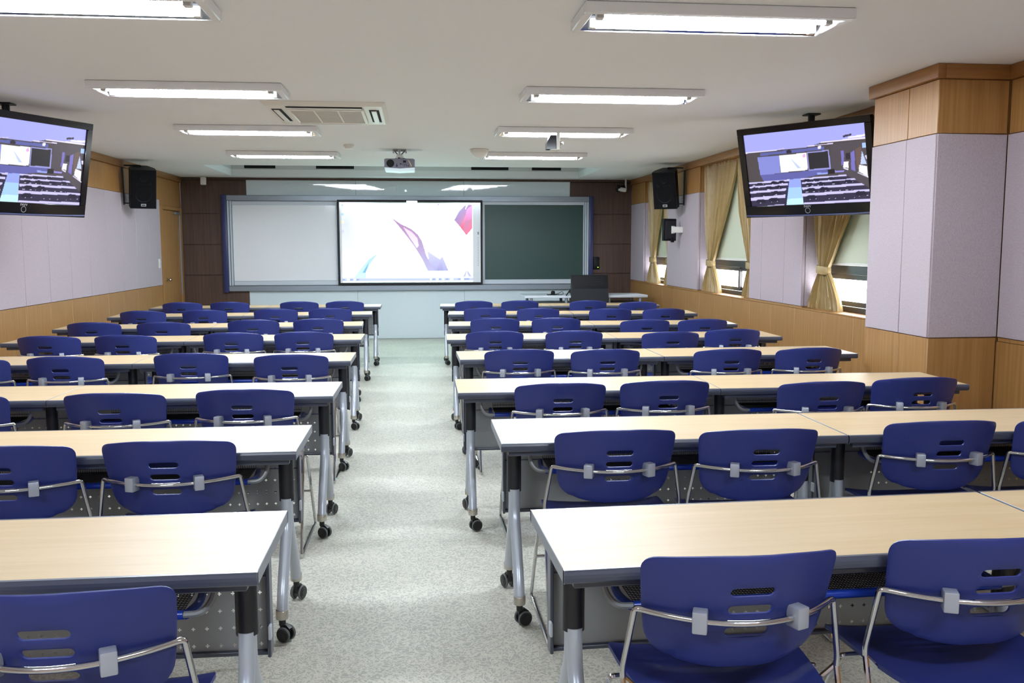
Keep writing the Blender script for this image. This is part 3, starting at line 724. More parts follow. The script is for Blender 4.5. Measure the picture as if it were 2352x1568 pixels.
# ------------------------------------------------------------------ air conditioner cassette
ac = thing('air_conditioner', 'white four-way air conditioner cassette set in the ceiling', 'air conditioner', (-0.662, 7.38, CEIL))
q = MB()
hx, hy = 0.455, 0.53
q.add([(-hx, -hy, -0.001), (hx, -hy, -0.001), (hx, hy, -0.001), (-hx, hy, -0.001), (-hx + .03, -hy + .03, -0.03), (hx - .03, -hy + .03, -0.03), (hx - .03, hy - .03, -0.03), (-hx + .03, hy - .03, -0.03)],
      [(0, 1, 5, 4), (1, 2, 6, 5), (2, 3, 7, 6), (3, 0, 4, 7), (4, 5, 6, 7)])
q.build('body', 'cream', ac)
for x0, x1, y0, y1 in ((-0.28, 0.28, -0.46, -0.405), (-0.28, 0.28, 0.405, 0.46), (-0.40, -0.325, -0.33, 0.33), (0.325, 0.40, -0.33, 0.33)):
    sl = MB().box(x0, x1, y0, y1, -0.0325, -0.0295).build('air_outlet', 'dark_hole', ac)
    lv = MB()
    if x1 - x0 > y1 - y0:
        lv.bev(x0 + .004, x1 - .004, (y0 + y1) / 2 - .016, (y0 + y1) / 2 + .016, -0.003, 0.003, .002, 1, T(0, 0, -0.04))
    else:
        lv.bev((x0 + x1) / 2 - .02, (x0 + x1) / 2 + .02, y0 + .004, y1 - .004, -0.003, 0.003, .002, 1, T(0, 0, -0.04))
    lv.build('louvre', 'white', ac)
q = MB(); 
for a in ((-.29, .29, -.37, -.335), (-.29, .29, .335, .37), (-.29, -.262, -.335, .335), (.262, .29, -.335, .335)):
    q.bev(*a, -0.045, -0.03, 0.004, 1)
for i in (-1, 1):
    q.bev(i * 0.088 - 0.006, i * 0.088 + 0.006, -.335, .335, -0.042, -0.03, 0.003, 1)
q.bev(-.05, .05, -.356, -.348, -.05, -.045, .002, 1)
gr = q.build('grille_frame', 'cream', ac)
for i in (-1, 0, 1):
    f = MB().box(i * 0.176 - 0.078, i * 0.176 + 0.078, -.335, .335, -0.036, -0.031).build('filter', 'filter', gr)
sl = MB()
for k in range(22):
    y = -0.32 + k * 0.0305
    sl.box(-.26, .26, y - 0.004, y + 0.004, -0.041, -0.036)
tag(sl.build('grille_bars', 'cream', ac), kind='stuff')

# ------------------------------------------------------------------ small ceiling fittings
sd = thing('smoke_detector', 'small round smoke detector on the ceiling between the lights', 'smoke detector', (-0.68, 9.72, CEIL))
MB().lathe([(0.052, 0), (0.055, -0.004), (0.054, -0.018), (0.045, -0.022)], 24).build('base', 'cream', sd)
MB().lathe([(0.04, -0.022), (0.042, -0.034), (0.034, -0.044), (0.0, -0.047)], 24).build('sensor_head', 'white', sd)
dm = thing('dome_camera', 'white half-dome camera housing hanging under the ceiling', 'camera', (0.712, 10.06, CEIL))
MB().lathe([(0.10, -0.001), (0.106, -0.004), (0.106, -0.012), (0.099, -0.014)], 32).build('base', 'cream', dm)
MB().lathe([(0.098 * math.cos(a), -0.014 - 0.085 * math.sin(a)) for a in [math.pi / 2 * k / 10 for k in range(11)]], 32).build('dome', 'white', dm)

cs = thing('ceiling_speaker', 'small black speaker on a white bracket below the third window-side light', 'speaker', (1.275, 8.157, CEIL))
MB().lathe([(0.058, -0.001), (0.058, -0.005), (0.012, -0.008)], 20).build('mounting_plate', 'cream', cs)
q = MB(); q.bev(-0.0, 0.03, -0.004, 0.004, -0.195, -0.004, 0.002, 1); q.bev(-0.05, 0.03, 0.0, 0.09, -0.197, -0.19, 0.002, 1)
q.build('bracket', 'cream', cs)
q = MB()
q.prism([(-0.085, -0.188), (0.035, -0.188), (0.04, -0.13), (0.01, -0.062), (-0.055, -0.062), (-0.085, -0.13)], 1, 0.012, 0.12)
b_ = q.build('cabinet', 'gloss_black', cs)
MB().cyl((0.045, 0.03, -0.14), (0.062, 0.02, -0.132), 0.009, 10).build('knob', 'chrome', cs)

pj = thing('projector', 'grey ceiling-mounted projector with a white lower shell', 'projector', (-0.16, 10.2, CEIL))
q = MB(); q.lathe([(0.04, -0.001), (0.04, -0.012), (0.012, -0.014), (0.012, -0.1)], 16)
for a in range(4):
    t = a * math.pi / 2 + math.pi / 4
    q.tube([(0.02 * math.cos(t), 0.02 * math.sin(t), -0.008), (0.095 * math.cos(t), 0.095 * math.sin(t), -0.006), (0.1 * math.cos(t), 0.1 * math.sin(t), -0.03)], 0.009, 6)
    q.tube([(0.085 * math.cos(t), 0.085 * math.sin(t), -0.01), (0.03 * math.cos(t), 0.03 * math.sin(t), -0.05)], 0.006, 6)
q.build('ceiling_mount', 'chrome', pj)
q = MB(); q.lathe([(0.034, -0.06), (0.042, -0.068), (0.042, -0.085), (0.03, -0.095)], 16)
q.build('mount_joint', 'cream', pj)
q = MB()
for a in range(3):
    t = a * 2.1 + 0.4
    q.tube([(0, 0, -0.088), (0.07 * math.cos(t), 0.07 * math.sin(t), -0.10), (0.075 * math.cos(t), 0.075 * math.sin(t), -0.12)], 0.011, 6)
q.build('mount_arms', 'black', pj)
MB().prism([(-0.165, -0.112), (-0.14, -0.106), (0.145, -0.106), (0.165, -0.114), (0.165, -0.2), (0.0, -0.212), (-0.165, -0.2)], 1, -0.13, 0.13).build('body', 'projector', pj)
MB().prism([(-0.165, -0.201), (0.0, -0.213), (0.165, -0.201), (0.163, -0.236), (0.0, -0.244), (-0.155, -0.236)], 1, -0.13, 0.13).build('lower_shell', 'pale_cyan', pj)
q = MB().tube([(-0.1, -0.129, -0.158), (-0.1, -0.137, -0.158)], 0.042, 20)
q.tube([(-0.1, -0.131, -0.158), (-0.1, -0.14, -0.158)], 0.034, 20)
q.build('fan_vent', 'gloss_black', pj)
q = MB()
for x, z, w, h in ((0.055, -0.138, .016, .012), (-0.03, -0.185, .009, .007), (-0.03, -0.168, .006, .004), (0.012, -0.164, .007, .006), (0.03, -0.166, .004, .004), (0.05, -0.167, .005, .004), (0.07, -0.167, .005, .004), (0.05, -0.184, .005, .004), (0.075, -0.184, .006, .004), (0.095, -0.184, .005, .005)):
    q.box(x - w, x + w, -0.133, -0.129, z - h, z + h)
q.build('sockets', 'dark_hole', pj)
MB().tube(fillet([(0.07, -0.02, -0.10), (0.09, -0.12, -0.115), (0.11, -0.155, -0.15), (0.128, -0.15, -0.185), (0.125, -0.132, -0.19)], 0.02), 0.006, 6).build('cable', 'wire', pj)
MB().tube([(-0.02, 0.128, -0.16), (-0.02, 0.15, -0.16)], 0.03, 20).build('lens_ring', 'black', pj)
MB().tube([(-0.02, 0.15, -0.16), (-0.02, 0.153, -0.16)], 0.022, 20).build('lens', 'lens', pj)

def bracket_cam(name, label, loc, rz):
    t = thing(name, label, 'camera', loc, rz)
    return t
c2 = thing('security_camera', 'small dark camera on a cream ceiling bracket in the window-side front corner', 'camera', (3.33, 14.2, CEIL))
q = MB(); q.bev(-0.035, 0.035, -0.035, 0.035, -0.012, -0.001, .003, 1); q.bev(-0.012, 0.012, -0.012, 0.012, -0.15, -0.01, .003, 1)
q.build('ceiling_bracket', 'cream', c2)
MB().bev(-0.1, 0.03, -0.05, 0.05, -0.21, -0.15, .01, 2, RY(0.15)).build('cradle', 'cream', c2)
q = MB().bev(-0.2, -0.05, -0.04, 0.04, -0.165, -0.085, .012, 2, RY(-0.3))
q.tube([(-0.13, -0.02, -0.125), (-0.13, -0.09, -0.135)], 0.03, 14)
q.build('camera_body', 'black', c2)
sn = thing('motion_sensor', 'little white box sensor on the ceiling above the walnut door-side panel', 'sensor', (-3.19, 14.3, CEIL))
MB().bev(-0.02, 0.02, -0.02, 0.02, -0.02, -0.001, .003, 1).build('ceiling_bracket', 'cream', sn)
MB().bev(-0.038, 0.038, -0.03, 0.03, -0.13, -0.018, .006, 2, RX(-0.15)).build('housing', 'cream', sn)

# ------------------------------------------------------------------ picture painting on fine grids
def inside(poly, X, Y):
    r = np.zeros(X.shape, bool)
    n = len(poly)
    for i in range(n):
        x0, y0 = poly[i]; x1, y1 = poly[(i + 1) % n]
        if y0 == y1:
            continue
        cnd = ((y0 > Y) != (y1 > Y)) & (X < (x1 - x0) * (Y - y0) / (y1 - y0) + x0)
        r ^= cnd
    return r

def picture_grid(name, w, h, nx, ny, paint, material, parent, loc, gain=1.0):
    """a flat grid in the xz plane facing -y, carrying its picture in the colour attribute 'Col'"""
    u, v = np.meshgrid(np.linspace(0, 1, nx), np.linspace(0, 1, ny))
    rgb = paint(u, v)
    a = rgb / 255.0
    a = np.where(a <= 0.04045, a / 12.92, ((a + 0.055) / 1.055) ** 2.4)
    if gain > 1:
        wht = np.clip((a.min(-1) - 0.72) / 0.28, 0, 1)[..., None]
        a = a / (gain * (1 - wht) * np.array((0.66, 1.08, 1.02)) + gain * wht) * (1 + (gain - 1) * wht * wht)
    V = np.stack([(u - 0.5) * w, np.zeros_like(u), (0.5 - v) * h], -1).reshape(-1, 3)
    idx = np.arange(nx * ny).reshape(ny, nx)
    Fc = np.stack([idx[1:, :-1], idx[1:, 1:], idx[:-1, 1:], idx[:-1, :-1]], -1).reshape(-1, 4)
    me = bpy.data.meshes.new(name)
    me.from_pydata(V.tolist(), [], Fc.tolist())
    at = me.color_attributes.new('Col', 'FLOAT_COLOR', 'POINT')
    at.data.foreach_set('color', np.concatenate([a, np.ones(a.shape[:2] + (1,))], -1).astype(np.float32).ravel())
    me.materials.append(MAT[material])
    o = link(bpy.data.objects.new(name, me), parent)
    o.location = loc
    return o

def lerp(c0, c1, t):
    return np.array(c0, float) * (1 - t[..., None]) + np.array(c1, float) * t[..., None]

def paint_desktop(u, v):
    x = 787 + u * 297; y = 467 + v * 178          # drawn on a 297 x 178 sheet
    d = np.sqrt((np.clip(u - .03, 0, 1) * 1.6) ** 2 + ((v - .25) * 0.5) ** 2)
    img = lerp((196, 204, 236), (255, 255, 255), np.clip(d / 0.32, 0, 1))
    X = 700 + 0 * u; gx = (x - 700) * 3.267; gy = (y - 440) * 3.267
    def P(poly, c0, c1=None, dirn=(0, 1), smooth=None):
        k = inside(poly, gx, gy)
        if c1 is None:
            img[k] = c0
        else:
            pr = np.array([p[0] * dirn[0] + p[1] * dirn[1] for p in poly])
            t = np.clip((gx * dirn[0] + gy * dirn[1] - pr.min()) / (pr.max() - pr.min()), 0, 1)
            img[k] = lerp(c0, c1, t)[k]
    P([(640, 185), (720, 240), (800, 278), (845, 318), (872, 360), (888, 408), (905, 470), (940, 540), (975, 588), (915, 588), (872, 500), (815, 405), (755, 325), (700, 255)], (168, 120, 168), (186, 186, 228))
    P([(735, 262), (800, 300), (840, 345), (850, 400), (835, 420), (790, 350)], (250, 205, 225), (232, 226, 246))
    P([(912, 435), (960, 470), (1008, 500), (1026, 478), (1072, 588), (970, 588), (925, 520)], (206, 206, 238), (172, 174, 222))
    P([(980, 585), (1020, 490), (1030, 585)], (196, 196, 232), (160, 160, 214))
    P([(1200, 97), (1253, 97), (1253, 272), (1206, 326), (1160, 265), (1115, 212), (1150, 150)], (140, 120, 185), (226, 90, 130), (0.7, 0.6))
    P([(1212, 130), (1253, 100), (1253, 200), (1190, 220)], (252, 150, 220), (236, 96, 170), (0, 1))
    P([(1160, 265), (1205, 170), (1180, 285)], (250, 140, 170), (214, 60, 100))
    P([(1205, 97), (1222, 97), (1200, 135)], (252, 240, 250))
    P([(1176, 636), (1206, 578), (1254, 636)], (150, 150, 214), (206, 206, 240))
    P([(1206, 578), (1222, 636), (1198, 636)], (236, 236, 252))
    P([(362, 640), (420, 568), (478, 500), (548, 455), (492, 530), (458, 590), (455, 640)], (170, 214, 240), (206, 236, 244))
    P([(430, 600), (480, 520), (455, 600)], (120, 186, 220))
    P([(985, 94), (1010, 94), (998, 104)], (120, 120, 190))
    P([(965, 150), (978, 150), (975, 190), (966, 190)], (226, 226, 236))
    P([(905, 590), (1100, 590), (1100, 634), (905, 634)], (255, 255, 255))
    P([(930, 630), (1072, 630), (1072, 633), (930, 633)], (190, 190, 200))
    P([(270, 640), (1260, 640), (1260, 662), (270, 662)], (206, 216, 244), (176, 190, 228))
    for k, (ix, iw) in enumerate([(290, 10), (325, 10), (348, 9), (372, 8), (394, 9), (940, 8), (958, 12), (985, 8), (1004, 10), (1030, 8), (1060, 10), (1095, 12), (1150, 10), (1175, 12), (1205, 22)]):
        P([(ix - iw, 644), (ix + iw, 644), (ix + iw, 656), (ix - iw, 656)], (250, 252, 255) if k % 2 else (150, 170, 214))
    for k, yy in enumerate((105, 170, 228, 293)):
        P([(280, yy - 9), (298, yy - 9), (298, yy + 9), (280, yy + 9)], [(176, 196, 224), (140, 190, 226), (246, 240, 170), (190, 196, 230)][k])
        P([(278, yy + 16), (308, yy + 16), (308, yy + 20), (278, yy + 20)], (196, 204, 226))
    return img

def paint_room(u, v):
    img = np.zeros(u.shape + (3,)); img[:] = (74, 68, 72)
    for c_, poly in TV_ART:
        img[inside(poly, u, v)] = c_
    k = v < 0.24
    return img

# ------------------------------------------------------------------ the sliding boards on the front wall
YBD = YF - 0.002
sb = thing('board_frame', 'long grooved aluminium board frame with navy end caps on the front wall', 'board frame', (-0.06, YBD, 0.78))
def rail(z0, z1):
    q = MB()
    q.bev(-2.83, 2.85, -0.085, 0.0, z0, z1, 0.004, 1)
    return q
for z0, z1, nm in ((-0.0, 0.085, 'bottom_rail'), (1.4, 1.485, 'top_rail')):
    rr = rail(z0, z1).build(nm, 'alu', sb)
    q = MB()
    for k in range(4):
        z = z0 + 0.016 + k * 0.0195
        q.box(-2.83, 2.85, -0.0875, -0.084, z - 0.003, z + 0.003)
    q.build('groove', 'alu_dark', rr)  # flat strips on the rail, the groove shade put into their darker colour
for x0, x1 in ((-2.91, -2.83), (2.85, 2.92)):
    MB().bev(x0, x1, -0.095, 0, -0.015, 1.49, 0.006, 2).build('end_cap', 'navy', sb)
for x0, x1 in ((-2.828, -2.80), (2.82, 2.848), (-2.79, -2.765), (2.79, 2.812)):
    MB().bev(x0, x1, -0.07, 0, 0.086, 1.399, 0.003, 1).build('side_rail', 'light_frame', sb)
MB().box(-2.828, 2.848, -0.018, 0, 0.086, 1.399).build('backing', 'alu', sb)

wbd = thing('whiteboard', 'blank glossy whiteboard at the door-side end of the board frame', 'whiteboard', (-2.035, YBD - 0.02, 0.87))
MB().bev(-0.78, 0.80, -0.022, -0.002, 0.07, 1.245, 0.002, 1).build('surface', 'whiteboard', wbd)
q = MB(); q.bev(-0.785, 0.82, -0.03, -0.001, 1.245, 1.305, 0.003, 1); q.bev(0.80, 0.82, -0.03, -0.001, 0.07, 1.245, 0.003, 1)
q.build('frame', 'light_frame', wbd)
MB().bev(-0.78, 0.82, -0.034, -0.001, 0.0, 0.068, 0.003, 1).build('bottom_strip', 'light_frame', wbd)

cb = thing('chalkboard', 'dark green chalkboard panel at the window-side end of the board frame', 'chalkboard', (1.905, YBD - 0.02, 0.87))
MB().bev(-0.795, 0.795, -0.022, -0.002, 0.075, 1.262, 0.002, 1).build('surface', 'chalk', cb)
q = MB(); q.bev(-0.835, 0.815, -0.03, -0.001, 1.262, 1.312, .003, 1); q.bev(-0.835, -0.797, -0.03, -0.001, 0.075, 1.262, .003, 1); q.bev(0.797, 0.815, -0.03, -0.001, 0.075, 1.262, .003, 1)
q.build('frame', 'light_frame', cb)
MB().bev(-0.835, 0.815, -0.034, -0.001, 0.0, 0.073, 0.003, 1).build('bottom_strip', 'light_frame', cb)

ib = thing('interactive_whiteboard', 'black-framed electronic board showing a bright projected desktop', 'electronic board', (-0.07, YBD - 0.088, 0.868))
q = MB()
for a in ((-1.135, 1.135, 0.0, 0.035), (-1.135, 1.135, 1.295, 1.332)):
    q.bev(a[0], a[1], -0.045, -0.0, a[2], a[3], .005, 1)
for a in ((-1.135, -1.105), (1.105, 1.135)):
    q.bev(a[0], a[1], -0.045, 0.0, 0.035, 1.295, .005, 1)
q.build('frame', 'black', ib)
MB().box(-1.105, 1.105, -0.028, 0.0, 0.035, 1.295).build('writing_surface', 'whiteboard', ib)
picture_grid('projected_image', 2.05, 1.235, 297, 178, paint_desktop, 'screen', ib, (-0.045, -0.0300, 0.663), SCREEN_POWER * 0.95)
q = MB().bev(1.058, 1.076, -0.034, -0.028, 0.79, 0.835, .003, 1)
for k in range(18):
    q.box(1.058, 1.074, -0.031, -0.028, 0.30 + k * 0.026, 0.306 + k * 0.026)
tag(q.build('tool_strip', 'alu_dark', ib), kind='stuff')
MB().bev(-0.06, 0.11, -0.075, -0.045, 1.28, 1.318, .006, 2).build('sensor_bar', 'white_glow', ib)
for x, z in ((-1.137, 1.16), (-1.137, 0.15), (1.137, 1.16), (1.137, 0.15)):
    MB().cyl((x, -0.03, z - 0.012), (x, -0.03, z + 0.012), 0.008, 8).build('hook', 'light_frame', ib)

def text(body, size, parent, loc, rot, material, depth=0.001, name='lettering'):
    cu = bpy.data.curves.new(name, 'FONT')
    cu.body = body; cu.size = size; cu.extrude = depth; cu.align_x = 'CENTER'
    cu.materials.append(MAT[material])
    tmp = bpy.data.objects.new(name, cu)
    COL.objects.link(tmp)
    bpy.context.view_layer.update()
    me = bpy.data.meshes.new_from_object(tmp.evaluated_get(bpy.context.evaluated_depsgraph_get()))
    bpy.data.objects.remove(tmp)
    me.materials.clear(); me.materials.append(MAT[material])
    o = link(bpy.data.objects.new(name, me), parent)
    o.location = loc; o.rotation_euler = rot
    return o
text('SA', 0.085, ib, (0.63, -0.0315, 0.235), (math.pi / 2, 0, 0), 'white_glow', 0.0004)

# ------------------------------------------------------------------ televisions hung from the ceiling
def make_tv(label, loc, yaw, tilt, pole):
    t = thing('television', label, 'television', loc, 0, 'ceiling-hung televisions')
    R = (RZ(yaw) @ RX(tilt)).to_4x4()
    W2, H2 = 1.053 / 2, 1.053 * 9 / 32
    def place(o):
        o.rotation_euler = R.to_euler(); return o
    bz, bt, bb = 0.055, 0.052, 0.095
    fr = MB()
    for a in ((-W2 - bz, W2 + bz, H2, H2 + bt), (-W2 - bz, W2 + bz, -H2 - bb, -H2)):
        fr.bev(a[0], a[1], -0.012, 0.03, a[2], a[3], .003, 1)
    for a in ((-W2 - bz, -W2), (W2, W2 + bz)):
        fr.bev(a[0], a[1], -0.012, 0.03, -H2, H2, .003, 1)
    bez = place(fr.build('bezel', 'gloss_black', t))
    q = MB().bev(-W2 - bz + .01, W2 + bz - .01, 0.028, 0.075, -H2 - bb + 0.01, H2 + bt - .01, .012, 2)
    q.bev(-W2 * .6, W2 * .6, 0.07, 0.105, -H2 * .8, H2 * .7, .012, 2)
    place(q.build('back_shell', 'black', t))
    q = MB()
    n = 16
    q.tube([(-W2 - bz + .01 + (2 * (W2 + bz) - .02) * k / n, -0.014 - 0.006 * math.sin(math.pi * k / n), -H2 - bb + 0.016 - 0.006 * math.sin(math.pi * k / n)) for k in range(n + 1)], 0.007, 8)
    place(q.build('lower_lip', 'navy', t))
    s = picture_grid('screen', W2 * 2, H2 * 2, 260, 147, paint_room, 'tv_screen', t, (0, 0, 0))
    place(s); s.location = R @ Vector((0, 0.002, 0))
    q = MB()
    q.tube([(0.021 * math.cos(a), -0.0135, -H2 - 0.048 + 0.021 * math.sin(a)) for a in [2 * math.pi * k / 24 for k in range(25)]], 0.0016, 5, False)
    place(q.build('power_ring', 'text', t))
    place(MB().bev(-0.008, 0.008, -0.0235, -0.018, -H2 - bb + 0.007, -H2 - bb + 0.013, .001, 1).build('power_light', 'led_violet', t))
    o = text('PAVV', 0.026, t, R @ Vector((0, -0.013, -H2 - 0.023)), (RZ(yaw) @ RX(tilt + math.pi / 2)).to_euler(), 'text', 0.0008)
    # pole and yoke, in world axes
    px, py = pole[0] - loc[0], pole[1] - loc[1]
    zc = CEIL - loc[2]
    m = MB()
    m.bev(px - .055, px + .055, py - .055, py + .055, zc - 0.012, zc - 0.001, .003, 1)
    m.cyl((px, py, zc - 0.01), (px, py, 0.02), 0.027, 16)
    back = R @ Vector((0, 0.10, 0.0))
    m.tube([(px, py, 0.04), tuple(back)], 0.022, 8)
    m.build('ceiling_pole', 'charcoal', t)
    q = MB().bev(-0.22, 0.22, 0.1, 0.112, -0.2, 0.2, .003, 1)
    place(q.build('mount_plate', 'charcoal', t))
    return t
make_tv('black television on a ceiling pole in front of the window-side curtains', (3.066, 6.943, 2.100), -0.961, 0.245, (3.19, 7.12))
make_tv('black television on a ceiling pole beside the lilac door-side wall', (-2.827, 7.043, 2.098), 1.113, 0.19, (-3.0, 7.17))

# ------------------------------------------------------------------ loudspeakers and monitor on the walls
def make_speaker(label, loc, yaw, tilt, wall_x):
    t = thing('wall_speaker', label, 'speaker', loc, 0, 'large wall speakers')
    R = RZ(yaw) @ RX(tilt)
    q = MB()
    w, h, d = 0.15, 0.24, 0.15
    q.prism([(-w, -d), (w, -d), (w, -0.02), (w * 0.6, d), (-w * 0.6, d), (-w, -0.02)], 2, -h, h)
    o = q.build('cabinet', 'black', t); o.rotation_euler = R.to_euler()
    o = MB().bev(-w + .008, w - .008, -d - .008, -d, -h + .008, h - .008, .004, 1).build('grille', 'grille', t); o.rotation_euler = R.to_euler()
    q = MB()
    for cx, cz, rr in ((0, -0.06, 0.095), (0, 0.14, 0.04), (-0.075, 0.075, 0.016), (0.075, 0.075, 0.016)):
        q.tube([(cx + rr * math.cos(a), -d - .008, cz + rr * math.sin(a)) for a in [2 * math.pi * k / 24 for k in range(25)]], 0.0035, 5, False)
    g = q.build('driver_ring', 'black', t); g.rotation_euler = R.to_euler()
    o = MB().bev(-0.03, 0.03, -d - .011, -d - .007, -h + .03, -h + .062, .002, 1).build('badge', 'text', t); o.rotation_euler = R.to_euler()
    q = MB().box(-0.02, 0.02, -d - .0122, -d - .0108, -h + .04, -h + .052); o = q.build('badge_line', 'black', t); o.rotation_euler = R.to_euler()
    wx = wall_x - loc[0]; sg = 1 if wx > 0 else -1
    m = MB()
    m.bev(min(wx, wx - sg * 0.008), max(wx, wx - sg * 0.008), -0.02, 0.02, -0.22, 0.27, .002, 1)
    m.tube(fillet([(wx - sg * 0.004, 0, 0.262), (0, 0, 0.262), (0, 0, 0.235)], 0.02), 0.008, 6)
    m.tube(fillet([(wx - sg * 0.004, 0, -0.2), (sg * 0.05, 0.0, -0.2)], 0.02), 0.008, 6)
    m.build('wall_bracket', 'charcoal', t)
    return t
make_speaker('black loudspeaker on the door-side wall near the front corner', (-3.37, 11.75, 2.215), 0.42, 0.26, XL + 0.008)
make_speaker('large black loudspeaker on the pier between the two far windows', (3.275, 11.6, 2.225), -0.55, 0.28, XR - 0.008)

mo = thing('wall_monitor', 'small black monitor on a white wall arm below the window-side loudspeaker', 'monitor', (3.34, 11.7, 1.69))
R = RZ(0.45)
o = MB().bev(-0.115, 0.10, -0.025, 0.02, -0.145, 0.145, .008, 2, R).build('casing', 'black', mo)
MB().bev(-0.095, 0.08, -0.035, -0.024, -0.12, 0.12, .006, 1, R).build('back_shell', 'charcoal', mo)
MB().bev(0.0, 0.045, -0.055, -0.034, -0.05, 0.05, .003, 1, R).build('mount_plate', 'cream', mo)
MB().bev(0.02, 0.162, -0.075, -0.005, -0.04, 0.04, .004, 1).build('wall_arm', 'cream', mo)
MB().bev(-0.0, 0.05, -0.042, -0.02, -0.165, -0.1, .004, 1, R).build('cable_box', 'black', mo)

bx = thing('wall_controller', 'small black device with a green light on the walnut panel beside the board', 'controller', (2.925, YF, 1.2))
MB().bev(-0.04, 0.05, -0.04, -0.001, -0.1, 0.1, .006, 2).build('casing', 'black', bx)
MB().bev(0.02, 0.034, -0.043, -0.039, -0.075, -0.062, .001, 1).build('light', 'led_green', bx)
sw = thing('light_switch', 'white switch plate at the end of the lilac panels beside the door', 'switch', (XL + 0.008, 13.19, 1.24))
MB().bev(0, 0.01, -0.04, 0.04, -0.065, 0.065, .003, 1).build('plate', 'white', sw)
for z in (-0.03, 0.03):
    MB().bev(0.009, 0.014, -0.025, 0.025, z - 0.024, z + 0.024, .002, 1).build('rocker', 'white', sw)
# ------------------------------------------------------------------ desks
DL, DW, DH = 1.376, 0.502, 0.74
def make_desk():
    t = thing('folding_desk', 'x', 'desk', (0, 0, 0), 0, 'classroom desks')
    hx, hy = DL / 2 - 0.001, DW / 2
    e = 0.016
    top = MB().box(-hx + 0.002, hx - 0.002, -hy + e, hy - e, DH - 0.03, DH).build('tabletop', 'beech', t)
    prof = [(0, -0.034), (-0.008, -0.033), (-0.014, -0.028), (-0.0165, -0.018), (-0.0165, -0.010), (-0.014, -0.003), (-0.010, 0.0), (0, 0.0)]
    for s in (-1, 1):
        q = MB(); q.prism([(s * (hy - e) - s * p, DH + z) for p, z in prof], 0, -hx, hx)
        me = q.build('front_edging' if s < 0 else 'rear_edging', 'edge', top)
        q = MB(); q.bev(min(s * hx, s * (hx - .003)), max(s * hx, s * (hx - .003)), -hy + 0.004, hy - 0.004, DH - 0.033, DH, .0012, 1)
        q.build('end_edging', 'edge_end', top)
    MB().bev(-hx + 0.03, hx - 0.03, -hy + 0.035, -hy + 0.06, DH - 0.056, DH - 0.03, .003, 1).build('front_rail', 'edge', t)
    for s in (-1, 1):
        x = s * (hx - 0.075)
        po = MB().tube([(x, 0, 0.49), (x, 0, 0.70)], 0.029, 18).build('leg_sleeve', 'sleeve', t)
        MB().lathe([(0.03, 0.694), (0.034, 0.697), (0.034, 0.704), (0.03, 0.706)], 18, T(x, 0, 0)).build('tilt_ring', 'red', po)
        q = MB(); q.bev(x - 0.03, x + 0.03, -0.09, 0.09, 0.704, 0.711, .002, 1)
        q.bev(min(x - s * 0.035, x - s * 0.15), max(x - s * 0.035, x - s * 0.15), -0.01, 0.07, 0.67, 0.711, .004, 1)
        q.tube([(x - s * 0.03, 0.0, 0.655), (x - s * 0.15, 0.0, 0.655)], 0.009, 8)
        q.lathe([(0.035, 0.69), (0.035, 0.71)], 14, T(x - s * 0.2, -0.04, 0))
        q.build('bracket', 'steel', t)
        for d in (-1, 1):
            y1 = d * (hy - 0.055)
            pts = fillet([(x, 0.0 + d * 0.012, 0.50), (x, d * 0.016, 0.40), (x, y1 - d * 0.035, 0.19), (x, y1, 0.095)], 0.11, 7)
            lg = MB().tube(pts, 0.0215, 14).build('leg', 'silver', t)
            MB().lathe([(0.0235, 0.088), (0.0245, 0.092), (0.0245, 0.118), (0.023, 0.121)], 16, T(x, y1, 0)).build('collar', 'collar', lg)
            ang = [0.35, 1.9, -0.5, 1.2][(d + 1) // 2 + (s + 1)]
            Mx = T(x, y1, 0) @ RZ(ang)
            q = MB()
            q.cyl((0, 0, 0.062), (0, 0, 0.09), 0.013, 10, Mx)
            q.prism([(-0.012, 0.03), (0.02, 0.03), (0.03, 0.055), (0.014, 0.068), (-0.014, 0.068)], 1, -0.008, 0.008, Mx @ T(0.008, 0, 0))
            for sy in (-1, 1):
                q.cyl((0.016, sy * 0.009, 0.031), (0.016, sy * 0.026, 0.031), 0.025, 18, Mx)
                q.cyl((0.016, sy * 0.024, 0.031), (0.016, sy * 0.0275, 0.031), 0.016, 14, Mx)
            q.build('caster', 'caster', lg)
            q = MB()
            for sy in (-1, 1):
                q.tube([tuple(Vector((0.016 + 0.0255 * math.cos(a), sy * 0.0175, 0.031 + 0.0255 * math.sin(a)))) for a in [2 * math.pi * k / 18 for k in range(19)]], 0.0055, 6, False, Mx)
            q.build('caster_tyre', 'tyre', lg)
    q = MB()
    zp0, zp1, yp = 0.35, 0.69, 0.20
    q.add([(-hx + 0.055, yp, zp0), (hx - 0.055, yp, zp0), (hx - 0.055, yp, zp1), (-hx + 0.055, yp, zp1)], [(0, 1, 2, 3)])
    pn = q.build('modesty_panel', 'perforated', t)
    q = MB(); q.bev(-hx + 0.05, hx - 0.05, yp - 0.012, yp + 0.012, zp0 - 0.01, zp0 + 0.004, .003, 1)
    for s in (-1, 1):
        q.bev(s * (hx - 0.05) - 0.005, s * (hx - 0.05) + 0.005, yp - 0.03, yp + 0.018, zp0 - 0.01, zp1 + 0.012, .003, 1)
    q.box(-hx + 0.055, hx - 0.055, yp - 0.004, yp - 0.001, 0.567, 0.571)
    q.build('panel_edging', 'edge', pn)
    for s in (-1, 1):
        q = MB(); q.bev(s * (hx - 0.045) - 0.004, s * (hx - 0.045) + 0.004, yp - 0.05, yp - 0.025, 0.40, 0.44, .002, 1); q.build('panel_catch', 'light_frame', pn)
    # wire book basket under the top
    bx0, bx1 = -hx + 0.2, hx - 0.2
    q = MB()
    for k in range(116):
        x = bx0 + (bx1 - bx0) * k / 115
        q.tube([(x, -0.14, 0.607), (x, 0.05, 0.607), (x, 0.058, 0.66)], 0.0012, 3, False)
